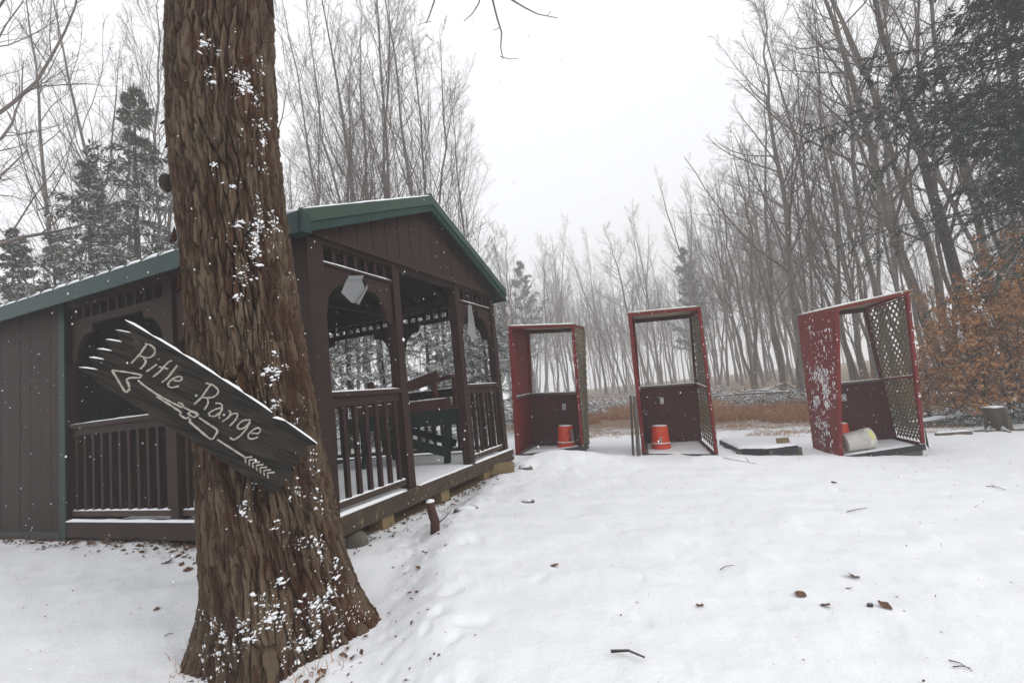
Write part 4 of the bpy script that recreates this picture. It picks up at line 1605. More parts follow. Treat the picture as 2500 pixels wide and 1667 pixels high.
bs = on_floor(sB, .70, .40)
fr = EYE - bs
part("sticker", curved_patch(bs, axB, fr, .42, .52, .105, .30, r_up), MAT['black'], bB)
part("sticker", curved_patch(bs, axB, fr, .36, .58, .105, .15, r_up, off=.003), MAT['black'], bB)
part("label_patch", curved_patch(bs, axB, fr, .72, 1.35, .10, .31, r_up), MAT['grey_label'], bB)
# white bucket on its side
bb = on_floor(sD, .14, .16) + np.array([0, 0, .150])
ax = (sD.p(1, .3, .02) - sD.p(0, .2, 0))
ax /= np.linalg.norm(ax)
wb = bucket("white bucket lying on its side at the front of stand D", bb, ax, MAT['white_pl'], False)
part("stain", curved_patch(bb, ax, EYE - bb + np.array([0, 0, 2.0]), -.5, .4, .30, .345, lambda h: .150, off=.003), MAT['yellow_st'], wb)
hd = MB()
f_ = EYE - bb
f_ = f_ - ax * (f_ @ ax)
f_ /= np.linalg.norm(f_)
hp = []
for k in range(9):
    w = -.6 + 1.2 * k / 8
    sdv = np.cross(ax, f_)
    hp.append(bb + ax * (.27 - .10 * (1 - (w / .6) ** 2)) + .156 * (f_ * math.cos(w - .3) + sdv * math.sin(w - .3)))
hd.tube(hp, .0025, 5)
part("handle", hd, MAT['steel'], wb, True)

# ---- low platform between stands C and D
def c7(a, b):
    return 1720 + a * .14667, 900 + b * .14667


pz = tz1(3.6, 7.6)
FLp, FMp, FRp = on_z(*c7(560, 1430), pz - .01), on_z(*c7(1085, 1405), pz - .01), on_z(*c7(1575, 1385), pz - .01)
BLp = on_z(*c7(240, 1180), pz + .10)
TL = [on_z(*c7(*q), pz + .10) for q in ((240, 1178), (560, 1335), (1090, 1330), (1560, 1275), (1330, 1130), (420, 1135))]
t = thing("low_platform", "low snow covered wooden platform with charred edges between the two right stands", "platform", tuple(np.array([FMp[0], FMp[1], pz])))
cen = sum(TL) / 6
for (i, j) in ((0, 1), (1, 2), (2, 3), (3, 4), (4, 5), (5, 0)):
    A, B = TL[i], TL[j]
    mb = MB().hexa([A + (0, 0, -.11), B + (0, 0, -.11), B + (cen - B) * .04 + (0, 0, -.11), A + (cen - A) * .04 + (0, 0, -.11), A + (0, 0, -.012), B + (0, 0, -.012), B + (cen - B) * .04 + (0, 0, -.012), A + (cen - A) * .04 + (0, 0, -.012)])
    part("edge_board", mb, MAT['black_wood'], t)
part("deck", MB().prism([p + (cen - p) * .03 + (0, 0, -.011) for p in TL], (0, 0, .010)), MAT['black_wood'], t)
tops = np.array([p + (cen - p) * .03 for p in TL])
# snow on it: fan mesh
vv = [cen + (0, 0, .035)]
qq = []
ring_n = 60
for rr_, hh_ in ((.5, .034), (.8, .030), (.95, .022), (1.0, .0)):
    for k in range(ring_n):
        s_ = k / ring_n * 6
        i = int(s_) % 6
        e = tops[i] + (tops[(i + 1) % 6] - tops[i]) * (s_ - int(s_))
        vv.append(cen + (e - cen) * rr_ * (1 + (.02 * random.random() if rr_ == 1.0 else 0)) + (0, 0, hh_ + random.uniform(-.003, .003)))
tri = [(0, 1 + k, 1 + (k + 1) % ring_n) for k in range(ring_n)]
for r_ in range(3):
    for k in range(ring_n):
        a0 = 1 + r_ * ring_n + k
        a1 = 1 + r_ * ring_n + (k + 1) % ring_n
        qq.append((a0, a0 + ring_n, a1 + ring_n, a1))
ob("snow_layer", mesh_np("snow_layer", np.array(vv) - ORG[t.name], qq, tri, True), MAT['snow'], t)
for A in (TL[1], TL[2], TL[3]):
    part("leg", MB().box(A[0] - .03, A[0] + .03, A[1] - .03, A[1] + .02, pz - .06, pz + .075), MAT['grey_wood'], t)
p = on_z(*c7(1310, 1232), pz + .13)
blk = MB().box(p[0] - .085, p[0] + .085, p[1] - .03, p[1] + .04, p[2] - .012, p[2] + .075)
o = solo("wood_block", blk, MAT['pine'], "small block of sawn timber lying in the snow on the low platform", "wood block", base=p)


# ================================================================== TREES
def rand_perp(T, rng):
    r = rng.normal(size=T.shape)
    r -= T * (r * T).sum(-1, keepdims=True)
    return r / np.linalg.norm(r, axis=-1, keepdims=True)


def spawn(P, Rad, n, t0, t1, ang, lenf, rng, npts=6, trop=.0, wob=.10, rscale=.55, flat=False, tip=.25):
    """n children per parent polyline. P (m,k,3), Rad (m,k). returns (m*n,npts,3),(m*n,npts)"""
    m, k, _ = P.shape
    t = t0 + (t1 - t0) * ((np.arange(n)[None] + rng.random((m, n))) / n)
    s = t * (k - 1)
    i = np.minimum(s.astype(int), k - 2)
    f = (s - i)[..., None]
    mi = np.arange(m)[:, None]
    start = P[mi, i] * (1 - f) + P[mi, i + 1] * f
    T = P[mi, i + 1] - P[mi, i]
    T = T / np.linalg.norm(T, axis=-1, keepdims=True)
    r0 = (Rad[mi, i] * (1 - f[..., 0]) + Rad[mi, i + 1] * f[..., 0]) * rscale
    if flat:
        side = np.stack([-T[..., 1], T[..., 0], T[..., 2] * 0], -1)
        side /= np.maximum(np.linalg.norm(side, axis=-1, keepdims=True), 1e-6)
        sgn = np.where((np.arange(n) % 2)[None, :, None] == 0, 1.0, -1.0)
        perp = side * sgn + rng.normal(size=T.shape) * .45
        perp /= np.linalg.norm(perp, axis=-1, keepdims=True)
    else:
        perp = rand_perp(T, rng)
    a = ang[0] + (ang[1] - ang[0]) * rng.random((m, n, 1))
    d = T * np.cos(a) + perp * np.sin(a)
    L = lenf(t, rng)
    if np.ndim(L) == 1:
        L = np.broadcast_to(L, (m, n))
    plen = np.linalg.norm(np.diff(P, axis=1), axis=-1).sum(1)[:, None]
    L = L * plen
    st = start.reshape(-1, 3)
    d = d.reshape(-1, 3)
    L = L.reshape(-1)
    r0 = r0.reshape(-1)
    out = [st]
    cur = st
    for j in range(npts - 1):
        d = d + np.array([0, 0, trop]) + rng.normal(size=d.shape) * wob
        d = d / np.linalg.norm(d, axis=-1, keepdims=True)
        cur = cur + d * (L / (npts - 1))[:, None]
        out.append(cur)
    Q = np.stack(out, 1)
    R = r0[:, None] * np.linspace(1, tip, npts)[None]
    return Q, R


def tubes(P, R, s):
    m, k, _ = P.shape
    T = np.gradient(P, axis=1)
    T /= np.maximum(np.linalg.norm(T, axis=-1, keepdims=True), 1e-9)
    mt = np.abs(T[..., 2]).mean(1) > .8
    ref = np.where(mt[:, None], np.array([[1.0, .13, 0]]), np.array([[0, .07, 1.0]]))[:, None, :]
    A = np.cross(T, ref)
    A /= np.maximum(np.linalg.norm(A, axis=-1, keepdims=True), 1e-9)
    B = np.cross(T, A)
    w = np.arange(s) * 2 * math.pi / s
    V_ = P[:, :, None] + R[:, :, None, None] * (A[:, :, None] * np.cos(w)[:, None] + B[:, :, None] * np.sin(w)[:, None])
    idx = np.arange(m * k * s).reshape(m, k, s)
    nx = np.roll(idx, -1, 2)
    q = np.stack([idx[:, :-1], idx[:, 1:], nx[:, 1:], nx[:, :-1]], -1).reshape(-1, 4)
    return V_.reshape(-1, 3), q


def join(lst):
    vs, qs, o = [], [], 0
    for v, q in lst:
        vs.append(v)
        qs.append(q + o)
        o += len(v)
    return np.concatenate(vs), np.concatenate(qs)


def bare_tree_meshes(seed, H, r0, style):
    rng = np.random.default_rng(seed)
    k = 16
    nst = style.get('stems', 1)
    tt = np.linspace(0, 1, k)
    P, R = [], []
    a0 = rng.uniform(0, 6.28)
    for q in range(nst):
        hq = H * (1 if q == 0 else rng.uniform(.72, .95))
        z = tt * hq
        sp = 0 if nst == 1 else rng.uniform(.06, .15)
        a = a0 + q * 6.28 / max(nst, 1) + rng.uniform(-.5, .5)
        f0 = rng.uniform(.0, .22) if q else 0
        out = np.maximum(tt - f0, 0) * hq * sp
        w1 = np.cumsum(rng.normal(0, H * .0042, k)) + np.cumsum(np.cumsum(rng.normal(0, H * .0007, k)))
        w2 = np.cumsum(rng.normal(0, H * .0042, k)) + np.cumsum(np.cumsum(rng.normal(0, H * .0007, k)))
        w1 -= w1[0]
        w2 -= w2[0]
        ln = style.get('lean', 0)
        P.append(np.stack([w1 + out * math.cos(a) + ln * z, w2 + out * math.sin(a), z], -1))
        rq = r0 * (1 if q == 0 else rng.uniform(.6, .85)) * (1 if nst == 1 else .85)
        rr_ = rq * ((1 - tt) ** .75 * .93 + .05)
        rr_[0] *= 1.35
        R.append(rr_)
    P, R = np.array(P), np.array(R)
    style = dict(style, n1=max(12, int(style['n1'] / nst ** .8)))
    c0 = style['clear']
    up_ = style['ang']
    tr = tubes(P, R, 9)
    c0 = style['clear']
    up_ = style['ang']
    L1 = lambda t, g: (style['len'] * (1.08 - t) ** .75 * (.65 + .5 * g.random(t.shape)))
    B1, R1 = spawn(P, R, style['n1'], c0, .985, up_, L1, rng, 9, style['trop'], .085, style.get('br', .40))
    R1 = np.maximum(R1, .007)
    B2, R2 = spawn(B1, R1, style['n2'], .18, 1.0, (.45, .95), lambda t, g: .48 * (1.15 - t) * (.6 + .7 * g.random(t.shape)), rng, 6, style['trop'] * .8, .12, .52)
    R2 = np.maximum(R2, .0045)
    B3, R3 = spawn(B2, R2, style['n3'], .15, 1.0, (.4, .9), lambda t, g: .50 * (1.2 - t) * (.6 + .7 * g.random(t.shape)), rng, 4, style['trop'] * .6, .15, .7, tip=.5)
    R3 = np.maximum(R3 * .7, .0026)
    crown = join([tubes(B1, R1, 5), tubes(B2, R2, 3), tubes(B3, R3, 3)])
    return mesh_np("trunk", *tr, smooth=True), mesh_np("crown", *crown, smooth=True)


UPR = dict(clear=.20, ang=(.40, .75), len=.36, n1=40, n2=10, n3=7, trop=.10)
SLN = dict(clear=.14, ang=(.30, .62), len=.40, n1=42, n2=9, n3=7, trop=.09)
SPR = dict(clear=.28, ang=(.60, 1.15), len=.42, n1=30, n2=11, n3=9, trop=.09, br=.42)
FOR = dict(clear=.36, ang=(.50, 1.0), len=.32, n1=28, n2=9, n3=7, trop=.10, br=.40)
LIBT = {
    'slim1': bare_tree_meshes(1, 18, .105, dict(SLN, stems=2)), 'slim2': bare_tree_meshes(2, 17, .085, SLN), 'slim3': bare_tree_meshes(3, 18, .115, dict(UPR, stems=2)),
    'spread1': bare_tree_meshes(4, 19, .17, SPR), 'spread2': bare_tree_meshes(5, 18, .18, dict(SPR, stems=3)), 'spread3': bare_tree_meshes(9, 20, .20, dict(SPR, clear=.24, lean=-.03, br=.36)),
    'for1': bare_tree_meshes(6, 19, .14, FOR), 'for2': bare_tree_meshes(7, 18, .12, dict(FOR, clear=.30, stems=3)), 'for3': bare_tree_meshes(8, 20, .16, dict(FOR, clear=.26, ang=(.4, .9), stems=2)),
    'sap': bare_tree_meshes(10, 6, .035, dict(SPR, clear=.12, n1=20, n2=6, n3=4, len=.36)),
}


def place_tree(kind, x, y, label, group=None, sc=1.0, rz=None, lean=(0, 0), name="bare_tree", mats=('tbark', 'twig'), cat="tree"):
    t = thing(name, label, cat, (x, y, tz1(x, y) - .05), 0, group)
    t.rotation_euler = (lean[0], lean[1], random.uniform(0, 6.28) if rz is None else rz)
    t.scale = (sc, sc, sc)
    for nm, me, mt in zip(("trunk", "crown"), LIBT[kind], mats):
        o = bpy.data.objects.new(nm, me)
        COL.objects.link(o)
        o.parent = t
        if not len(me.materials):
            me.materials.append(MAT[mt])
    return t


def at_px(px, Y):
    """ground point seen in picture column px (2352 wide picture, near the horizon) at depth Y"""
    p = on_y(px * 1.063, 1000 - .108 * px, Y)
    return float(p[0]), Y


# conifers --------------------------------------------------------------
def conifer_meshes(seed, H, r0, n1, clear, rad, droop, n2, nleaf, leafL, leafW, tipz=.25, ascend=1.3):
    rng = np.random.default_rng(seed)
    k = 12
    z = np.linspace(0, H, k)
    P = np.stack([np.cumsum(rng.normal(0, .012, k)), np.cumsum(rng.normal(0, .012, k)), z], -1)[None]
    R = (r0 * (1 - np.linspace(0, 1, k)) + .01)[None]
    tr = tubes(P, R, 8)
    L1 = lambda t, g: (rad / H * np.minimum(1, (1.03 - t) / (1 - clear) * 1.25) * (.42 + .80 * g.random(t.shape)))
    B1, R1 = spawn(P, R, n1, clear, .99, (ascend - .45, ascend + .25), L1, rng, 7, -droop, .09, .35)
    R1 = np.clip(R1 * .6, .005, .022)
    B2, R2 = spawn(B1, R1, n2, .12, 1.0, (.7, 1.15), lambda t, g: .42 * (1.15 - t) * (.6 + .6 * g.random(t.shape)), rng, 4, -droop * 1.6, .08, .5, flat=True)
    R2 = np.clip(R2, .002, .006)
    # leaf sprays along the twigs and branch ends
    def leaves(B, n, g0=.1):
        m, kk, _ = B.shape
        t = g0 + (1 - g0) * rng.random((m, n))
        s = t * (kk - 1)
        i = np.minimum(s.astype(int), kk - 2)
        f = (s - i)[..., None]
        mi = np.arange(m)[:, None]
        p = B[mi, i] * (1 - f) + B[mi, i + 1] * f
        T = B[mi, i + 1] - B[mi, i]
        T /= np.linalg.norm(T, axis=-1, keepdims=True)
        sd = np.stack([-T[..., 1], T[..., 0], T[..., 2] * 0], -1)
        sd /= np.maximum(np.linalg.norm(sd, axis=-1, keepdims=True), 1e-6)
        sgn = np.where(rng.random((m, n, 1)) < .5, -1, 1)
        d = T * .75 + sd * sgn * (.35 + .5 * rng.random((m, n, 1))) + rng.normal(size=T.shape) * .28 + np.array([0, 0, -.10])
        d /= np.linalg.norm(d, axis=-1, keepdims=True)
        L = leafL * (.6 + .8 * rng.random((m, n, 1)))
        w = np.cross(d, np.array([0, 0, 1.0]))
        w /= np.maximum(np.linalg.norm(w, axis=-1, keepdims=True), 1e-6)
        w = w + rng.normal(size=w.shape) * .35
        w = w * leafW * (.7 + .6 * rng.random((m, n, 1)))
        q0, q1, q2, q3 = p, p + d * L * .45 + w, p + d * L, p + d * L * .45 - w
        return np.stack([q0, q1, q2, q3], 2).reshape(-1, 3)
    V_ = np.concatenate([leaves(B2, nleaf), leaves(B1, nleaf * 3, .25)])
    q = np.arange(len(V_)).reshape(-1, 4)
    wood = join([tubes(B1, R1, 4), tubes(B2, R2, 3)])
    return mesh_np("trunk", *tr, smooth=True), mesh_np("limbs", *wood), mesh_np("needles", V_, q)


CONI = {
    'hem1': conifer_meshes(31, 9.5, .12, 140, .05, 2.6, .08, 10, 13, .13, .014),
    'hem2': conifer_meshes(32, 6.5, .08, 130, .04, 2.1, .07, 13, 15, .12, .015),
    'hem3': conifer_meshes(33, 8.0, .10, 125, .03, 2.4, .09, 10, 13, .12, .014),
    'near': conifer_meshes(34, 13., .17, 130, .27, 3.9, .085, 25, 34, .088, .0108),
    'pine': conifer_meshes(35, 17., .20, 62, .25, 3.6, -.03, 10, 14, .34, .045, ascend=1.35),
}


def place_conifer(kind, x, y, label, group=None, sc=1.0, rz=None, name="hemlock_tree", leaf='needle', cat="tree"):
    t = thing(name, label, cat, (x, y, tz1(x, y) - .05), 0, group)
    t.rotation_euler = (0, 0, random.uniform(0, 6.28) if rz is None else rz)
    t.scale = (sc, sc, sc)
    par = t
    for nm, me, mt in zip(("trunk", "crown", "needles"), CONI[kind], ('dbark', 'dbark', leaf)):
        o = bpy.data.objects.new(nm, me)
        COL.objects.link(o)
        o.parent = par if nm == "needles" else t
        if nm == "crown":
            par = o
        if not len(me.materials):
            me.materials.append(MAT[mt])
    return t


# hemlocks seen over and through the pavilion
G = "snowy hemlocks behind the pavilion"
for (px, Y, kind, sc, lab) in (
        (325, 12.5, 'hem1', 1.12, "tallest snowy hemlock above the pavilion eave, just left of the big maple"),
        (215, 11.5, 'hem3', 1.0, "middle sized snowy hemlock behind the left end of the pavilion roof"),
        (125, 13.0, 'hem3', .85, "short hemlock low over the far left of the pavilion roof"),
        (30, 12.0, 'hem2', 1.0, "small snowy hemlock at the left edge above the green eave"),
        (420, 14.5, 'hem3', .9, "hemlock behind the big maple trunk, beyond the pavilion"),
        (800, 12.6, 'hem2', .78, "snow laden hemlock seen through the porch left of the doorway post"),
        (880, 14.0, 'hem3', .62, "snowy hemlock seen through the porch beside the doorway post"),
        (985, 12.8, 'hem2', .80, "snow laden hemlock framed by the pavilion doorway"),
        (1060, 14.5, 'hem3', .60, "snowy hemlock behind the third porch post"),
        (1115, 13.6, 'hem2', .72, "pale green hemlock between the last two porch posts"),
        (720, 15.0, 'hem3', .60, "hemlock behind the boxed corner post of the porch")):
    x, y = at_px(px, Y)
    place_conifer(kind, x, y, lab, G, sc)
# overhanging hemlock, upper right
place_conifer('near', 10.7, 8.4, "dark drooping hemlock overhanging the upper right corner", None, 1.0, 2.2, leaf='needle_dk')
place_conifer('near', 12.6, 9.8, "second dark hemlock behind the one overhanging the upper right corner", None, 1.0, .7, leaf='needle_dk')
# pines in the mist
for (px, Y, sc, lab) in ((1218, 62, 1.12, "pointed pine in the mist right of the pavilion roof"), (1165, 52, .78, "shorter pine in the mist beside the pavilion eave"), (1600, 56, 1.0, "shaggy pine in the mist above the middle red stand")):
    x, y = at_px(px, Y)
    place_conifer('pine', x, y, lab, "misty pines", sc, name="pine_tree", leaf='needle_far')

# slender maples behind the pavilion
G = "slender bare trees behind the pavilion"
for (px, Y, kind, sc, lab) in (
        (690, 21, 'slim2', .80, "thin bare tree close to the right of the big maple, above the roof"),
        (735, 23, 'slim1', .85, "bare tree with a thin double stem above the left of the gable"),
        (800, 18, 'slim1', 1.05, "tall slender bare tree above the left half of the gable roof"),
        (822, 21, 'slim2', .95, "thinner bare tree close beside the tall one above the gable"),
        (842, 18.5, 'slim3', 1.05, "bare tree leaning outward, left of the trio above the ridge"),
        (878, 18, 'slim3', 1.12, "upright bare tree in the middle of the trio above the ridge"),
        (915, 18.6, 'slim1', 1.08, "bare tree at the right of the trio above the ridge"),
        (1012, 18.5, 'slim3', 1.05, "tall bare tree rising just right of the pavilion ridge"),
        (1026, 19.5, 'slim2', 1.05, "bare tree paired with the tall one right of the ridge"),
        (1083, 18, 'slim2', .80, "lower bare tree with wide branches over the right roof slope"),
        (1105, 22, 'sap', 1.6, "twiggy bare sapling over the right corner of the pavilion roof")):
    x, y = at_px(px, Y)
    place_tree(kind, x, y, lab, G, sc)
# left side
G = "bare trees at the left edge"
x, y = at_px(330, 16)
place_tree('slim1', x, y, "straight thin bare tree left of the big maple", G, 1.0)
x, y = at_px(372, 15)
place_tree('slim2', x, y, "thin bare tree half hidden by the left side of the big maple", G, .95)
x, y = at_px(95, 9.5)
place_tree('sap', x, y, "dark little bare tree above the left end of the green eave", G, .85, mats=('dbark', 'dbark'))
place_tree('spread3', -11.9, 9.6, "large dark tree out at the left edge whose limbs sweep over the roof", G, .95, 1.5, (0, .05), mats=('dbark', 'twig'))
place_tree('spread1', -13.0, 8.6, "second wide limbed tree behind the one at the left edge", G, .85, 2.0)
for (xx, yy, k, sc) in ((-14, 15, 'slim3', .9), (-11, 18, 'for2', .9), (-17, 21, 'for1', .95), (-20, 14, 'spread1', .85), (-8.5, 22, 'slim2', .95), (-23, 26, 'for3', .9), (-14, 28, 'for2', .9)):
    place_tree(k, xx, yy, "bare tree in the far woods beyond the hemlocks on the left", "bare trees beyond the left hemlocks", sc)

# right side: the large trees
G = "large bare trees on the right"
for (px, Y, kind, sc, lab, ln) in (
        (1712, 30, 'spread2', .92, "bare tree with a thick forked trunk behind and left of stand D", 0),
        (1775, 26, 'for3', .98, "bare tree with a dark trunk left of the leaning red stand", -.03),
        (1815, 21, 'spread1', 1.0, "thick trunked bare tree directly behind the leaning red stand", -.04),
        (1850, 25, 'for2', 1.0, "bare tree seen through the open top of the leaning stand", 0),
        (1935, 18, 'slim3', 1.0, "bare tree with many upright stems above the leaning stand roof", 0),
        (2030, 20, 'for1', 1.0, "straight bare trunk above the right corner of the leaning stand", -.03),
        (2130, 15, 'spread1', 1.02, "large leaning bare tree with spreading limbs right of the leaning stand", -.07),
        (2185, 16, 'for3', 1.02, "dark straight tree beside the large leaning one", -.05),
        (2215, 14.5, 'spread3', .95, "bare tree with a heavy trunk behind the copper leaved thicket", -.05),
        (2290, 15.5, 'for1', 1.0, "bare tree nearest the overhanging hemlock", -.04),
        (2345, 14, 'for2', .95, "bare tree at the right edge behind the thicket", -.03),
        (2075, 24, 'for2', 1.0, "slim bare tree in the gap behind the leaning stand", 0),
        (1985, 28, 'for1', 1.0, "distant bare tree above the leaning stand", 0)):
    x, y = at_px(px, Y)
    place_tree(kind, x, y, lab, G, sc, None, (0, ln), mats=('tbark', 'twig'))
# misty woods all round
rw = random.Random(3)
kinds = ['for1', 'for2', 'for3', 'spread2', 'slim3', 'spread1', 'slim1']
LABM = "grey bare tree standing in the misty woods beyond the clearing"
cnt = 0
for row, (Y0, Y1, n) in enumerate(((60, 72, 20), (72, 88, 26), (88, 116, 38))):
    for i in range(n):
        px = 1130 + (1860 - 1130) * (i + rw.random()) / n
        Yd = rw.uniform(Y0, Y1)
        u = max(0, (px - 1500) / 360)
        Yd = Yd * (1 - .50 * min(1, u))
        x, y = at_px(px, Yd)
        place_tree(rw.choice(kinds), x, y, LABM, "misty woods beyond the clearing", rw.choice([rw.uniform(.75, 1.0), rw.uniform(1.1, 1.4), rw.uniform(1.1, 1.4)]), None, (rw.gauss(0, .05), rw.gauss(0, .05)))
        cnt += 1
LABR = "bare tree in the dense woods behind the copper leaved thicket"
for i in range(20):
    px = rw.uniform(1800, 2600)
    Yd = rw.uniform(20, 44)
    x, y = at_px(px, Yd)
    place_tree(rw.choice(kinds), x, y, LABR, "dense woods on the right", rw.uniform(.6, 1.05), None, (rw.gauss(0, .04), rw.gauss(0, .05)))
for i in range(18):
    px = rw.uniform(560, 1180)
    Yd = rw.uniform(27, 48)
    x, y = at_px(px, Yd)
    place_tree(rw.choice(['slim1', 'slim2', 'slim3', 'for2']), x, y, "thin bare tree in the hazy woods far behind the pavilion", "hazy woods far behind the pavilion", rw.uniform(.55, .75))


# far wood mass that closes the view
def far_woods():
    rng = np.random.default_rng(91)
    n = 300
    ang = rng.uniform(-100, 100, n)
    r = rng.uniform(100, 150, n)
    x, y = r * np.sin(np.radians(ang)), r * np.cos(np.radians(ang)) + 5
    z = tz(x, y, False)
    H = rng.uniform(12, 21, n)
    P = np.stack([np.stack([x + rng.normal(0, .5, n) * t, y, z + H * t], -1) for t in np.linspace(0, 1, 6)], 1)
    R = np.linspace(.16, .03, 6)[None] * np.ones((n, 1))
    B1, R1 = spawn(P, R, 12, .25, 1, (.4, 1.0), lambda t, g: .33 * (1.1 - t) * (.6 + .6 * g.random(t.shape)), rng, 5, .12, .12, .5)
    R1 = np.maximum(R1, .03)
    v, q = join([tubes(P, R, 5), tubes(B1, R1, 3)])
    o = ob("distant_woods", mesh_np("distant_woods", v, q), MAT['tbark'])
    tag(o, "far bare woods fading into the snowy mist", "woods", kind="stuff")


far_woods()


# ---- beech thicket with copper leaves
def beech_meshes(seed, H):
    rng = np.random.default_rng(seed)
    k = 9
    nst = 3
    P = []
    for s in range(nst):
        a = rng.uniform(0, 6.28)
        l = rng.uniform(.05, .22)
        z = np.linspace(0, H * rng.uniform(.7, 1), k)
        P.append(np.stack([math.cos(a) * l * z + np.cumsum(rng.normal(0, .02, k)), math.sin(a) * l * z + np.cumsum(rng.normal(0, .02, k)), z], -1))
    P = np.array(P)
    R = np.linspace(.022, .006, k)[None] * np.ones((nst, 1))
    B1, R1 = spawn(P, R, 22, .08, .98, (.8, 1.4), lambda t, g: .36 * (1.15 - t * .7) * (.6 + .6 * g.random(t.shape)), rng, 6, .03, .12, .5)
    R1 = np.maximum(R1, .004)
    B2, R2 = spawn(B1, R1, 8, .15, 1.0, (.5, 1.0), lambda t, g: .40 * (1.2 - t) * (.6 + .6 * g.random(t.shape)), rng, 4, .0, .12, .6)
    R2 = np.maximum(R2, .002)
    wood = join([tubes(P, R, 6), tubes(B1, R1, 4), tubes(B2, R2, 3)])
    m, kk, _ = B2.shape
    n = 11
    t = rng.random((m, n))
    s = t * (kk - 1)
    i = np.minimum(s.astype(int), kk - 2)
    f = (s - i)[..., None]
    mi = np.arange(m)[:, None]
    p = (B2[mi, i] * (1 - f) + B2[mi, i + 1] * f).reshape(-1, 3)
    keep = (rng.random(len(p)) < .50) & (rng.random(len(p)) < .35 + p[:, 2] / H)
    p = p[keep]
    n = len(p)
    d = rng.normal(size=(n, 3)) * .6 + np.array([.25, -.1, -.55])
    d /= np.linalg.norm(d, axis=1)[:, None]
    w = np.cross(d, rng.normal(size=(n, 3)))
    w /= np.linalg.norm(w, axis=1)[:, None]
    nrm = np.cross(d, w)
    L = (.060 + .05 * rng.random((n, 1)))
    W_ = L * .26
    fold = nrm * L * .12
    v = np.stack([p, p + d * L * .5 + w * W_ + fold, p + d * L + fold * .6, p + d * L * .5 - w * W_ + fold], 1).reshape(-1, 3)
    base = np.arange(n)[:, None] * 4
    tri = np.concatenate([base + np.array([[0, 1, 2]]), base + np.array([[0, 2, 3]])])
    return mesh_np("stems", *wood), mesh_np("leaves", v, None, tri)


BEE = [beech_meshes(51, 3.6), beech_meshes(52, 4.2), beech_meshes(53, 3.0)]
for (px, Y, k, sc, lab) in (
        (2090, 10.8, 2, .60, "low copper leaved beech seen through the lattice of the leaning stand"),
        (2160, 10.2, 0, .72, "copper leaved beech right behind the lattice of the leaning stand"),
        (2215, 9.6, 2, .95, "beech sapling with copper leaves left of the rooted stump"),
        (2268, 10.2, 1, .86, "tall copper leaved beech directly behind the rooted stump"),
        (2318, 9.4, 0, .98, "dense copper leaved beech right of the rooted stump"),
        (2372, 9.0, 1, .95, "copper leaved beech at the right edge"),
        (2190, 12.5, 1, .88, "taller beech at the back of the copper leaved thicket"),
        (2290, 12.2, 0, 1.15, "back row beech under the overhanging hemlock"),
        (1978, 13.5, 2, .45, "small copper leaved sapling behind the back rail of the leaning stand")):
    x, y = at_px(px, Y)
    t = thing("beech_sapling", lab, "shrub", (x, y, tz1(x, y) - .03), 0, "copper leaved beech thicket")
    t.rotation_euler = (0, 0, random.uniform(0, 6.28))
    t.scale = (sc,) * 3
    for nm, me, mt in zip(("stems", "leaves"), BEE[k], ('dbark', 'beech')):
        o = bpy.data.objects.new(nm, me)
        COL.objects.link(o)
        o.parent = t
        if not len(me.materials):
            me.materials.append(MAT[mt])


MAT['stumpw'] = bark_mat("weathered_stump", (.045, .036, .026), (.095, .078, .056), .5)
# ---- stumps, logs
def stump(name, label, x, y, r, h, nroots, seed, dirs=None, notch=False):
    rng = np.random.default_rng(seed)
    z = tz1(x, y) - .08
    t = thing(name, label, "stump", (x, y, z))
    na = 40
    mb = MB()
    prof = [(0, 1.55), (.10, 1.25), (.22, 1.08), (.5, 1.0), (.9, .97), (1.0, .95)]
    rings = []
    lob = rng.uniform(0, 6.28)
    vv = []
    for (f, k) in prof:
        for i in range(na):
            w = 2 * math.pi * i / na
            rr = r * (k + (.10 * math.cos(5 * w + lob) + .05 * math.cos(11 * w)) * (1.3 - f))
            hh = f * h * (1 - (.35 if notch and f == 1.0 and math.cos(w) > .35 else 0))
            vv.append((x + rr * math.cos(w), y + rr * math.sin(w), z + hh))
    qq = [(i * na + j, i * na + (j + 1) % na, (i + 1) * na + (j + 1) % na, (i + 1) * na + j) for i in range(len(prof) - 1) for j in range(na)]
    c = len(vv)
    vv.append((x - r * .2, y, z + h * .97))
    o = (len(prof) - 1) * na
    tri = [(o + j, o + (j + 1) % na, c) for j in range(na)]
    ob("trunk", mesh_np("trunk", np.array(vv) - ORG[t.name], qq, tri, False), MAT['stumpw'], t)
    for k in range(nroots):
        a = (dirs[k] if dirs else rng.uniform(0, 6.28))
        L = r * rng.uniform(2.2, 3.4)
        d = np.array([math.cos(a), math.sin(a), 0])
        pts = [np.array([x, y, z]) + d * r * .7 + (0, 0, h * .30), np.array([x, y, z]) + d * r * 1.25 + (0, 0, h * .16)]
        for q in (1.9, 2.5, L / r):
            pp = np.array([x, y, 0]) + d * r * q
            pts.append(np.array([pp[0], pp[1], tz1(pp[0], pp[1]) + .012 * (3 - q)]))
        part("root", MB().tube(pts, [r * .34, r * .30, r * .22, r * .14, r * .06], 8), MAT['tbark'], t, True)
    v, q = snow_strip((x - r * .85, y, z + h + .0), (x + r * .35, y, z + h + .0), r * 1.4, .03, seed=seed)
    ob("snow_cap", mesh_np("snow_cap", np.array(v) - ORG[t.name], q, smooth=True), MAT['snow'], t)
    return t


sx_, sy_ = at_px(2238, 8.7)
stump("tree_stump", "tall weathered stump with spreading snowy roots in front of the copper thicket", sx_, sy_, .16, .50, 4, 3, [3.5, 4.2, 5.2, 3.0], notch=True)
sx_, sy_ = at_px(1943, 16)
stump("tree_stump", "small sawn stump with a snow cap seen through the leaning stand", sx_, sy_, .27, .62, 2, 4, [4.0, 5.2])


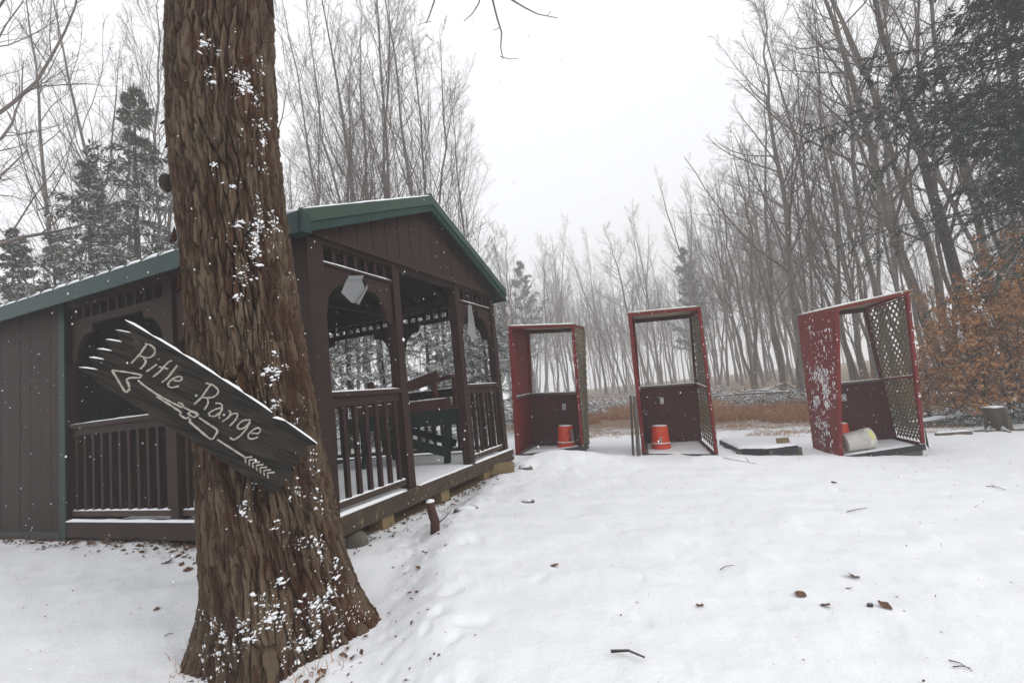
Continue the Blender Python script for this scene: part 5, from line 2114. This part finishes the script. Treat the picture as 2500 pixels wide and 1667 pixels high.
def log(name, label, A, B, r, m='tbark', cat="log", group=None, snow=True):
    A, B = np.array(A, float), np.array(B, float)
    t = thing(name, label, cat, tuple(A), 0, group)
    n = 7
    pts = [A + (B - A) * i / (n - 1) + np.array([0, 0, random.uniform(-.3, .3) * r * .3]) for i in range(n)]
    part("trunk", MB().tube(pts, np.linspace(r, r * .72, n), 10), MAT[m], t, True)
    if snow:
        snow_part(t, [(A + (0, 0, r * .72), B + (0, 0, r * .5), r * 1.45, r * .45)], seed=int(abs(A[0] * 100)))
    return t


def gpt(px, py, zz=None):
    """ground point under picture position (2352 px picture)"""
    z = 0
    for _ in range(12):
        p = on_z(px * 1.063, py * 1.063, z)
        z = tz1(p[0], p[1])
    return p


A = gpt(2262, 972)
B = gpt(2120, 985)
log("fallen_log", "snow topped reddish log lying between the leaning stand and the rooted stump", A + (0, .15, .13), B + (0, .3, .04), .11)
A = gpt(2230, 996)
B = gpt(2150, 1000)
log("fallen_log", "short thin log half buried in snow in front of the rooted stump", A + (0, 0, .02), B + (0, 0, .02), .045)

# brush pile and felled stems at the field's far side
FELL = ["longest snow covered felled stem along the top of the brush pile", "felled stem at the left of the brush pile, thin end up", "thick felled stem in the middle of the brush pile",
        "felled stem at the right front of the brush pile", "thin felled stem lying left of the brush pile near the middle stand", "felled stem slanting down through the brush pile",
        "short steep felled stem at the right of the brush pile", "felled stem rising to the right in the middle of the brush pile"]
brx = [((1690, 905), (1830, 898), .05), ((1700, 900), (1780, 893), .04), ((1745, 897), (1830, 902), .05), ((1760, 905), (1842, 896), .045), ((1640, 910), (1715, 903), .03), ((1780, 885), (1835, 908), .03), ((1800, 878), (1840, 902), .035), ((1735, 903), (1800, 880), .04)]
for i, (q0, q1, r) in enumerate(brx):
    Yd = 20 + i * .25
    A = on_y(q0[0] * 1.063, q0[1] * 1.063, Yd)
    B = on_y(q1[0] * 1.063, q1[1] * 1.063, Yd + .6)
    for P_ in (A, B):
        P_[2] = max(P_[2], tz1(P_[0], P_[1]) + .05)
    log("felled_stem", FELL[i], A, B, r, 'tbark', "log", "felled stems in the brush pile")


def brush(name, label, spots, n, H, seed, m='brush'):
    """twiggy snowy undergrowth: many short arching stems and leafy flecks in one mesh"""
    rng = np.random.default_rng(seed)
    P = []
    for (x, y, r) in spots:
        a = rng.uniform(0, 6.28, n)
        d = r * np.sqrt(rng.random(n))
        P.append(np.stack([x + d * np.cos(a), y + d * np.sin(a), np.zeros(n)], -1))
    P = np.concatenate(P)
    P[:, 2] = tz(P[:, 0], P[:, 1])
    m_ = len(P)
    d = rng.normal(size=(m_, 3)) * .55
    d[:, 2] = 1
    pts = [P]
    cur = P
    L = H * rng.uniform(.4, 1.0, m_)
    for j in range(3):
        d = d + rng.normal(size=d.shape) * .25 + np.array([0, 0, -.28])
        d /= np.linalg.norm(d, axis=1)[:, None]
        cur = cur + d * (L / 3)[:, None]
        pts.append(cur)
    B = np.stack(pts, 1)
    R = np.linspace(.007, .003, 4)[None] * np.ones((m_, 1))
    k = 5
    t = rng.random((m_, k)) * 2.999
    i = t.astype(int)
    f = (t - i)[..., None]
    mi = np.arange(m_)[:, None]
    p = (B[mi, i] * (1 - f) + B[mi, i + 1] * f).reshape(-1, 3)
    nn = len(p)
    dd = rng.normal(size=(nn, 3)) * np.array([1, 1, .35])
    dd /= np.linalg.norm(dd, axis=1)[:, None]
    w = np.cross(dd, rng.normal(size=(nn, 3)) * .4 + np.array([0, 0, 1]))
    w /= np.linalg.norm(w, axis=1)[:, None]
    Lf = rng.uniform(.05, .13, (nn, 1)) * (H / .6) ** .5
    v2 = np.stack([p, p + dd * Lf * .5 + w * Lf * .25, p + dd * Lf, p + dd * Lf * .5 - w * Lf * .25], 1).reshape(-1, 3)
    v, q = join([tubes(B, R, 3), (v2, np.arange(len(v2)).reshape(-1, 4))])
    o = ob(name, mesh_np(name, v, q), MAT[m])
    tag(o, label, "undergrowth", kind="stuff")


brush("snowy_undergrowth", "low snowy undergrowth along the foot of the misty woods", [(*at_px(px, Y), 1.6) for px, Y in ((1165, 20), (1200, 22), (1235, 21), (1270, 24), (1305, 25), (1345, 30), (1390, 34), (1440, 38), (1490, 38), (1540, 36), (1600, 34), (1650, 30))], 170, 1.25, 71)
brush("brush_heap", "tangled snowy brush heap across the field behind the low platform", [(*at_px(px, 20.5), .9) for px in (1700, 1725, 1750, 1780, 1805, 1830, 1850)], 230, .80, 72)
brush("thicket_floor", "snowy bramble tangle under the copper leaved thicket", [(*at_px(px, Y), .8) for px, Y in ((2140, 10.4), (2180, 10.2), (2215, 10.3), (2262, 10.6), (2330, 10.2), (2110, 11.0), (2000, 13))], 170, .45, 73)


# ---- dry grass
def grass(name, label, x, y, H, seed, m='straw', wid=.006, lean=.35, kind="stuff"):
    rng = np.random.default_rng(seed)
    n = len(x)
    z = tz(x, y) - .01
    P = np.stack([x, y, z], -1)
    h = H * rng.uniform(.4, 1.1, n)[:, None]
    d = rng.normal(size=(n, 3)) * lean
    d[:, 2] = 1
    d /= np.linalg.norm(d, axis=1)[:, None]
    a = rng.uniform(0, 6.28, n)
    w = np.stack([np.cos(a), np.sin(a), a * 0], -1) * wid
    tip = P + d * h + np.stack([d[:, 0] * h[:, 0] * .5, d[:, 1] * h[:, 0] * .5, -h[:, 0] * .12], -1)
    mid = P + d * h * .55
    v = np.stack([P - w, P + w, mid + w * .8, tip, mid - w * .8], 1).reshape(-1, 3)
    b_ = np.arange(n)[:, None] * 5
    q = b_ + np.array([[0, 1, 2, 4]])
    t = b_ + np.array([[4, 2, 3]])
    o = ob(name, mesh_np(name, v, q, t), MAT[m])
    tag(o, label, "grass", kind=kind)


def field_points(n, seed, Y0, Y1, x0, x1, thr, fs=.5):
    rng = np.random.default_rng(seed)
    y = Y0 + (Y1 - Y0) * rng.random(n * 3)
    x = x0 + (x1 - x0) * rng.random(n * 3)
    k = fbm(x * fs, y * fs, seed, 3) > thr
    return x[k][:n], y[k][:n]


x, y = field_points(26000, 81, 13.2, 22, 1.5, 16, .42)
grass("dry_grass", "band of tall rusty dry grass across the far side of the field", x, y, .42, 1)
x, y = field_points(9000, 82, 18, 34, -.5, 12, .46)
grass("dry_grass", "thin rusty grass at the foot of the misty woods", x, y, .40, 2, wid=.010)
x, y = field_points(7000, 83, 9.0, 13.6, .4, 11, .50, 1.2)
grass("grass_stubble", "sparse brown stubble poking through thin snow behind the stands", x, y, .13, 3, wid=.004, lean=.8)
x, y = field_points(900, 84, 1.6, 4.3, -4.2, -1.7, .54, 2.2)
grass("grass_tufts", "a few straw tufts in the snow left of the maple", x, y, .035, 4, wid=.0016, lean=.9)
rng = np.random.default_rng(5)
n_ = 110
aa = rng.uniform(math.pi, 1.82 * math.pi, n_)
rr = rng.uniform(.46, .60, n_)
grass("grass_tufts", "straw coloured grass around the foot of the big maple", -1.38 + rr * np.cos(aa), TY + rr * np.sin(aa), .085, 6, wid=.0022, lean=.55)
x, y = field_points(260, 87, 1.8, 6.5, .2, 4.5, .55, 2.5)
grass("grass_tufts", "sparse fine stalks poking out of the open snow", x, y, .030, 8, wid=.0012, lean=1.2, m='litter')
x, y = field_points(420, 86, 3.0, 7.6, 3.8, 9.5, .56, 2.0)
grass("grass_tufts", "scattered dead stalks in the open snow right of the stands", x, y, .07, 7, wid=.002, lean=1.0, m='litter')


# ---- fallen leaves and twigs
def leaf_mesh(seed, L):
    rng = np.random.default_rng(seed)
    n = 7
    mb = MB()
    out = []
    for i in range(n + 1):
        u = i / n
        wdt = L * .30 * math.sin(math.pi * (u * .92 + .04)) ** .8 * (1 + .25 * (rng.random() - .5))
        curl = L * .55 * (u - .4) ** 2
        wdt *= 1 + .35 * (i % 2)
        out.append([(L * (u - .5), -wdt, curl + wdt * .35), (L * (u - .5), 0, curl), (L * (u - .5), wdt, curl + wdt * rng.uniform(.1, .7))])
    v = [p for row in out for p in row]
    f = []
    for i in range(n):
        for k in range(2):
            f.append((i * 3 + k, i * 3 + k + 1, i * 3 + 4 + k, i * 3 + 3 + k))
    me = bpy.data.meshes.new("dead_leaf")
    me.from_pydata(v, [], f)
    me.materials.append(MAT['litter'])
    return me


LV = [leaf_mesh(i, 1.0) for i in range(4)]
for (px, py, L, lab) in ((1960, 1325, .12, "largest curled brown leaf on the open snow at the right"), (1838, 1368, .11, "upright brown leaf, left of the scattered leaves on the right snow"),
                         (1896, 1392, .09, "toothed brown leaf in the middle of the scattered leaves"), (2032, 1393, .10, "brown leaf at the right of the scattered leaves, beside a cone"),
                         (1951, 1352, .05, "tiny brown leaf scrap below the largest curled leaf"), (962, 1305, .075, "small brown leaf standing on the snow bank beside the maple"),
                         (385, 1293, .13, "long brown leaf in front of the porch left of the maple"), (432, 1310, .10, "dark brown leaf close to the left side of the maple trunk"), (360, 1400, .06, "thin dark leaf curl in the snow left of the maple"),
                         (1608, 1393, .07, "pale brown leaf half sunk in the middle of the snow"), (1275, 1300, .09, "leaf almost buried in the snow bank")):
    p = gpt(px, py)
    o = ob("dead_leaf", LV[hash(lab) % 4 if False else (px % 4)], None, None, tuple(p + (0, 0, .004)), (random.uniform(-.5, .5), random.uniform(-.4, .4), random.uniform(0, 6.28)))
    L *= .66
    o.scale = (L, L, L * .8)
    tag(o, lab, "leaf", "dead leaves on the snow")
p = gpt(1993, 1393)
solo("pine_cone", MB().lathe(p + np.array([0, 0, .0]), (1, .3, .25), [(0, .004), (.007, .011), (.018, .013), (.028, .008), (.034, .002)], 10), MAT['dbark'], "small dark cone lying on the snow between the brown leaves", "cone", base=p, smooth=True)


def twig(label, pix, r, rise=.012, side=None):
    pts = [gpt(*q) + np.array([0, 0, rise]) for q in pix]
    mb = MB().tube(pts, np.linspace(r * .7, r * .4, len(pts)), 6)
    if side:
        q = [gpt(*s_) + np.array([0, 0, rise]) for s_ in side]
        mb.tube(q, np.linspace(r * .7, r * .4, len(q)), 5)
    solo("fallen_twig", mb, MAT['dbark'], label, "twig", "twigs on the snow", smooth=True, base=pts[0])


twig("thick broken stick on the snow near the bottom of the picture", [(1405, 1508), (1445, 1506), (1482, 1522)], .009, .022)
twig("thin forked twig lying in front of the low platform", [(1660, 1052), (1690, 1058), (1738, 1066)], .006, .01, [(1720, 1060), (1712, 1050)])
twig("fine bent twig on the open snow at the right edge", [(2265, 1118), (2290, 1120), (2312, 1127)], .005, .01, [(2285, 1120), (2278, 1114)])
twig("slender twig in the middle of the open snow", [(1945, 1178), (1970, 1172), (1992, 1170)], .005)
twig("curved thin twig on the snow right of centre", [(1655, 1312), (1668, 1304), (1686, 1302)], .0035)
twig("forked twig in the lower right corner", [(2180, 1520), (2205, 1526), (2235, 1545)], .0035, .008, [(2190, 1535), (2210, 1533), (2230, 1538)])
twig("dark bent twig in the snow left of the maple", [(378, 1463), (388, 1458), (398, 1456)], .004, .008)
twig("short dark chip of wood on the snow in front of the stands", [(1910, 1108), (1922, 1110)], .014, .01)


def litter(name, label, x, y, L, seed, lift=.004):
    rng = np.random.default_rng(seed)
    n = len(x)
    z = tz(x, y) + lift + .015 * rng.random(n)
    p = np.stack([x, y, z], -1)
    d = rng.normal(size=(n, 3)) * np.array([1, 1, .30])
    d /= np.linalg.norm(d, axis=1)[:, None]
    w = np.cross(d, rng.normal(size=(n, 3)) * .5 + np.array([0, 0, 1.0]))
    w /= np.linalg.norm(w, axis=1)[:, None]
    nrm = np.cross(w, d)
    l = L * rng.uniform(.4, 1.2, (n, 1))
    v = np.stack([p, p + d * l * .5 + w * l * .28 + nrm * l * .15, p + d * l + nrm * l * .08, p + d * l * .5 - w * l * .28 + nrm * l * .15], 1).reshape(-1, 3)
    b_ = np.arange(n)[:, None] * 4
    tri = np.concatenate([b_ + [[0, 1, 2]], b_ + [[0, 2, 3]]])
    o = ob(name, mesh_np(name, v, None, tri), MAT['litter'])
    tag(o, label, "leaf litter", kind="stuff")


rng = np.random.default_rng(15)
sl = rng.uniform(.1, 6.4, 900)
of = np.abs(rng.normal(0, .10, 900)) + rng.choice([0, .15], 900, p=[.8, .2])
pt = np.array([KX, KY, 0]) + D2 * sl[:, None] - D1 * (of[:, None] - .05)
litter("leaf_litter", "drift of brown leaves along the foot of the pavilion wall", pt[:, 0], pt[:, 1], .055, 16)
sl = rng.uniform(.1, 3.2, 260)
of = np.abs(rng.normal(0, .12, 260)) - .02
pt = np.array([KX, KY, 0]) + D1 * sl[:, None] - D2 * of[:, None]
litter("leaf_litter", "brown leaves and scraps under the porch edge", pt[:, 0], pt[:, 1], .045, 17)
yy = rng.uniform(1.6, 6.8, 150)
xx = np.interp(yy, BK_Y, BK_X) + rng.normal(.02, .12, 150)
litter("bark_scraps", "dark scraps poking out along the trampled snow bank", xx, yy, .03, 18, -.004)
xx = np.concatenate([rng.uniform(-.4, 4.6, 260), rng.uniform(-3.6, -1.9, 60)])
yy = np.concatenate([rng.uniform(1.7, 6.5, 260), rng.uniform(2.2, 4.0, 60)])
litter("bark_scraps", "tiny dark scraps scattered over the open snow", xx, yy, .015, 19, -.004)
aa = rng.uniform(1.25 * math.pi, 1.8 * math.pi, 60)
rr = rng.uniform(.46, .68, 60)
litter("leaf_litter", "brown leaves caught at the foot of the big maple", -1.35 + rr * np.cos(aa), TY + rr * np.sin(aa), .05, 20)

# thin stake by the porch, beam end and stones
p = gpt(998, 1222)
q = on_y(988 * 1.063, 1150 * 1.063, p[1])
t = thing("stub_post", "short broken sapling stub with a snow cap in front of the porch", "stub", tuple(p))
part("stem", MB().tube([p - (0, 0, .05), p + (q - p) * .35 + (.015, 0, 0), p + (q - p) * .7, q], [.040, .036, .034, .032], 10), MAT['brown_dk'], t, True)
part("snow_cap", MB().lathe(q - (0, 0, .01), (0, 0, 1), [(0, .032), (.008, .034), (.018, .026), (.024, .008)], 12), MAT['snow'], t, True)
part("twig", MB().tube([p + (.02, 0, .06), p + (.09, .0, .10), p + (.14, .02, .15)], [.006, .004, .003], 5), MAT['dbark'], t, True)


def stone(label, px, py, sc, seed, m='grey_wood', lift=0.0):
    p = gpt(px, py)
    v, f = blobs([np.zeros(3)], [sc], None, ICO2, .13, seed)
    me = mesh_np("stone", v, None, f, True)
    me.materials.append(MAT[m])
    o = ob("stone", me, None, None, tuple(p + (0, 0, lift)))
    tag(o, label, "stone")


MAT['stone_snow'] = bark_mat("snowy_stone", (.06, .056, .048), (.13, .12, .10), 1.0)
MAT['stone'] = flat_mat("grey_stone", (.13, .12, .10), .85, .35, 14)
stone("rock at the porch edge by the snow bank, half covered in snow", 1068, 1166, (.12, .07, .045), 5, 'stone_snow', -.022)
stone("rough clod poking out of the snow bank", 1212, 1152, (.07, .04, .035), 6, 'stone_snow', -.008)
stone("rounded stone footing under the near corner of the porch", 820, 1252, (.10, .08, .075), 7, 'grey_wood', .03)
stone("snow rounded lump beside the timber end of the porch", 1283 * .94, 1078, (.11, .08, .06), 8, 'stone_snow', .0)
p = gpt(1170, 1082)
solo("timber_end", MB().bar(p + np.array([-.45, -.05, .05]), p + np.array([.06, .0, .05]), .16, .13), MAT['pine'], "pale end of a timber skid sticking out beside the porch corner", "timber", base=p)


# ================================================================== FALLING SNOW
def snowfall():
    rng = np.random.default_rng(101)
    n = 42000
    x = rng.uniform(-9, 12, n)
    y = rng.uniform(.9, 13, n)
    z = rng.uniform(.0, 8, n)
    k = (z > -.1) & (np.abs(x) < y * 1.25 + .5) & (z < 1.3 + y * .95)
    x, y, z = x[k], y[k], z[k]
    lx = (x - KX) * D1[0] + (y - KY) * D1[1]
    ly = (x - KX) * D2[0] + (y - KY) * D2[1]
    inside = (lx > .1) & (lx < 3.3) & (ly > .15) & (ly < LEN) & (z < 3.4)
    x, y, z = x[~inside], y[~inside], z[~inside]
    n = len(x)
    r = .0013 + .0030 * rng.random(n) ** 2.2 * (1 + .10 * y)
    o_ = np.array([(1, 0, 0), (-.5, .866, 0), (-.5, -.866, 0), (0, 0, 1), (0, 0, -1)], float)
    f_ = np.array([(0, 1, 3), (1, 2, 3), (2, 0, 3), (1, 0, 4), (2, 1, 4), (0, 2, 4)])
    v = np.stack([x, y, z], -1)[:, None] + o_[None] * r[:, None, None] * np.array([1, 1, 1.25])
    f = f_[None] + (np.arange(n) * 5)[:, None, None]
    o = ob("falling_snow", mesh_np("falling_snow", v.reshape(-1, 3), None, f.reshape(-1, 3)), MAT['snow'])
    tag(o, "loose snowflakes drifting down through the clearing", "snowfall", kind="stuff")


snowfall()

# ================================================================== HAZE

HAZE = .0056
m = bpy.data.materials.new("snowy_air")
m.use_nodes = True
nt = m.node_tree
nt.nodes.clear()
out = nt.nodes.new("ShaderNodeOutputMaterial")
pv = nt.nodes.new("ShaderNodeVolumePrincipled")
pv.inputs["Color"].default_value = (.985, .987, .99, 1)
pv.inputs["Density"].default_value = HAZE
pv.inputs["Anisotropy"].default_value = .0
nt.links.new(pv.outputs[0], out.inputs["Volume"])
hz = ob("haze", MB().box(-185, 185, -185, 185, -4.5, 36).mesh("haze"), m)
tag(hz, "thin snowy haze filling the clearing and woods", "haze", kind="stuff")
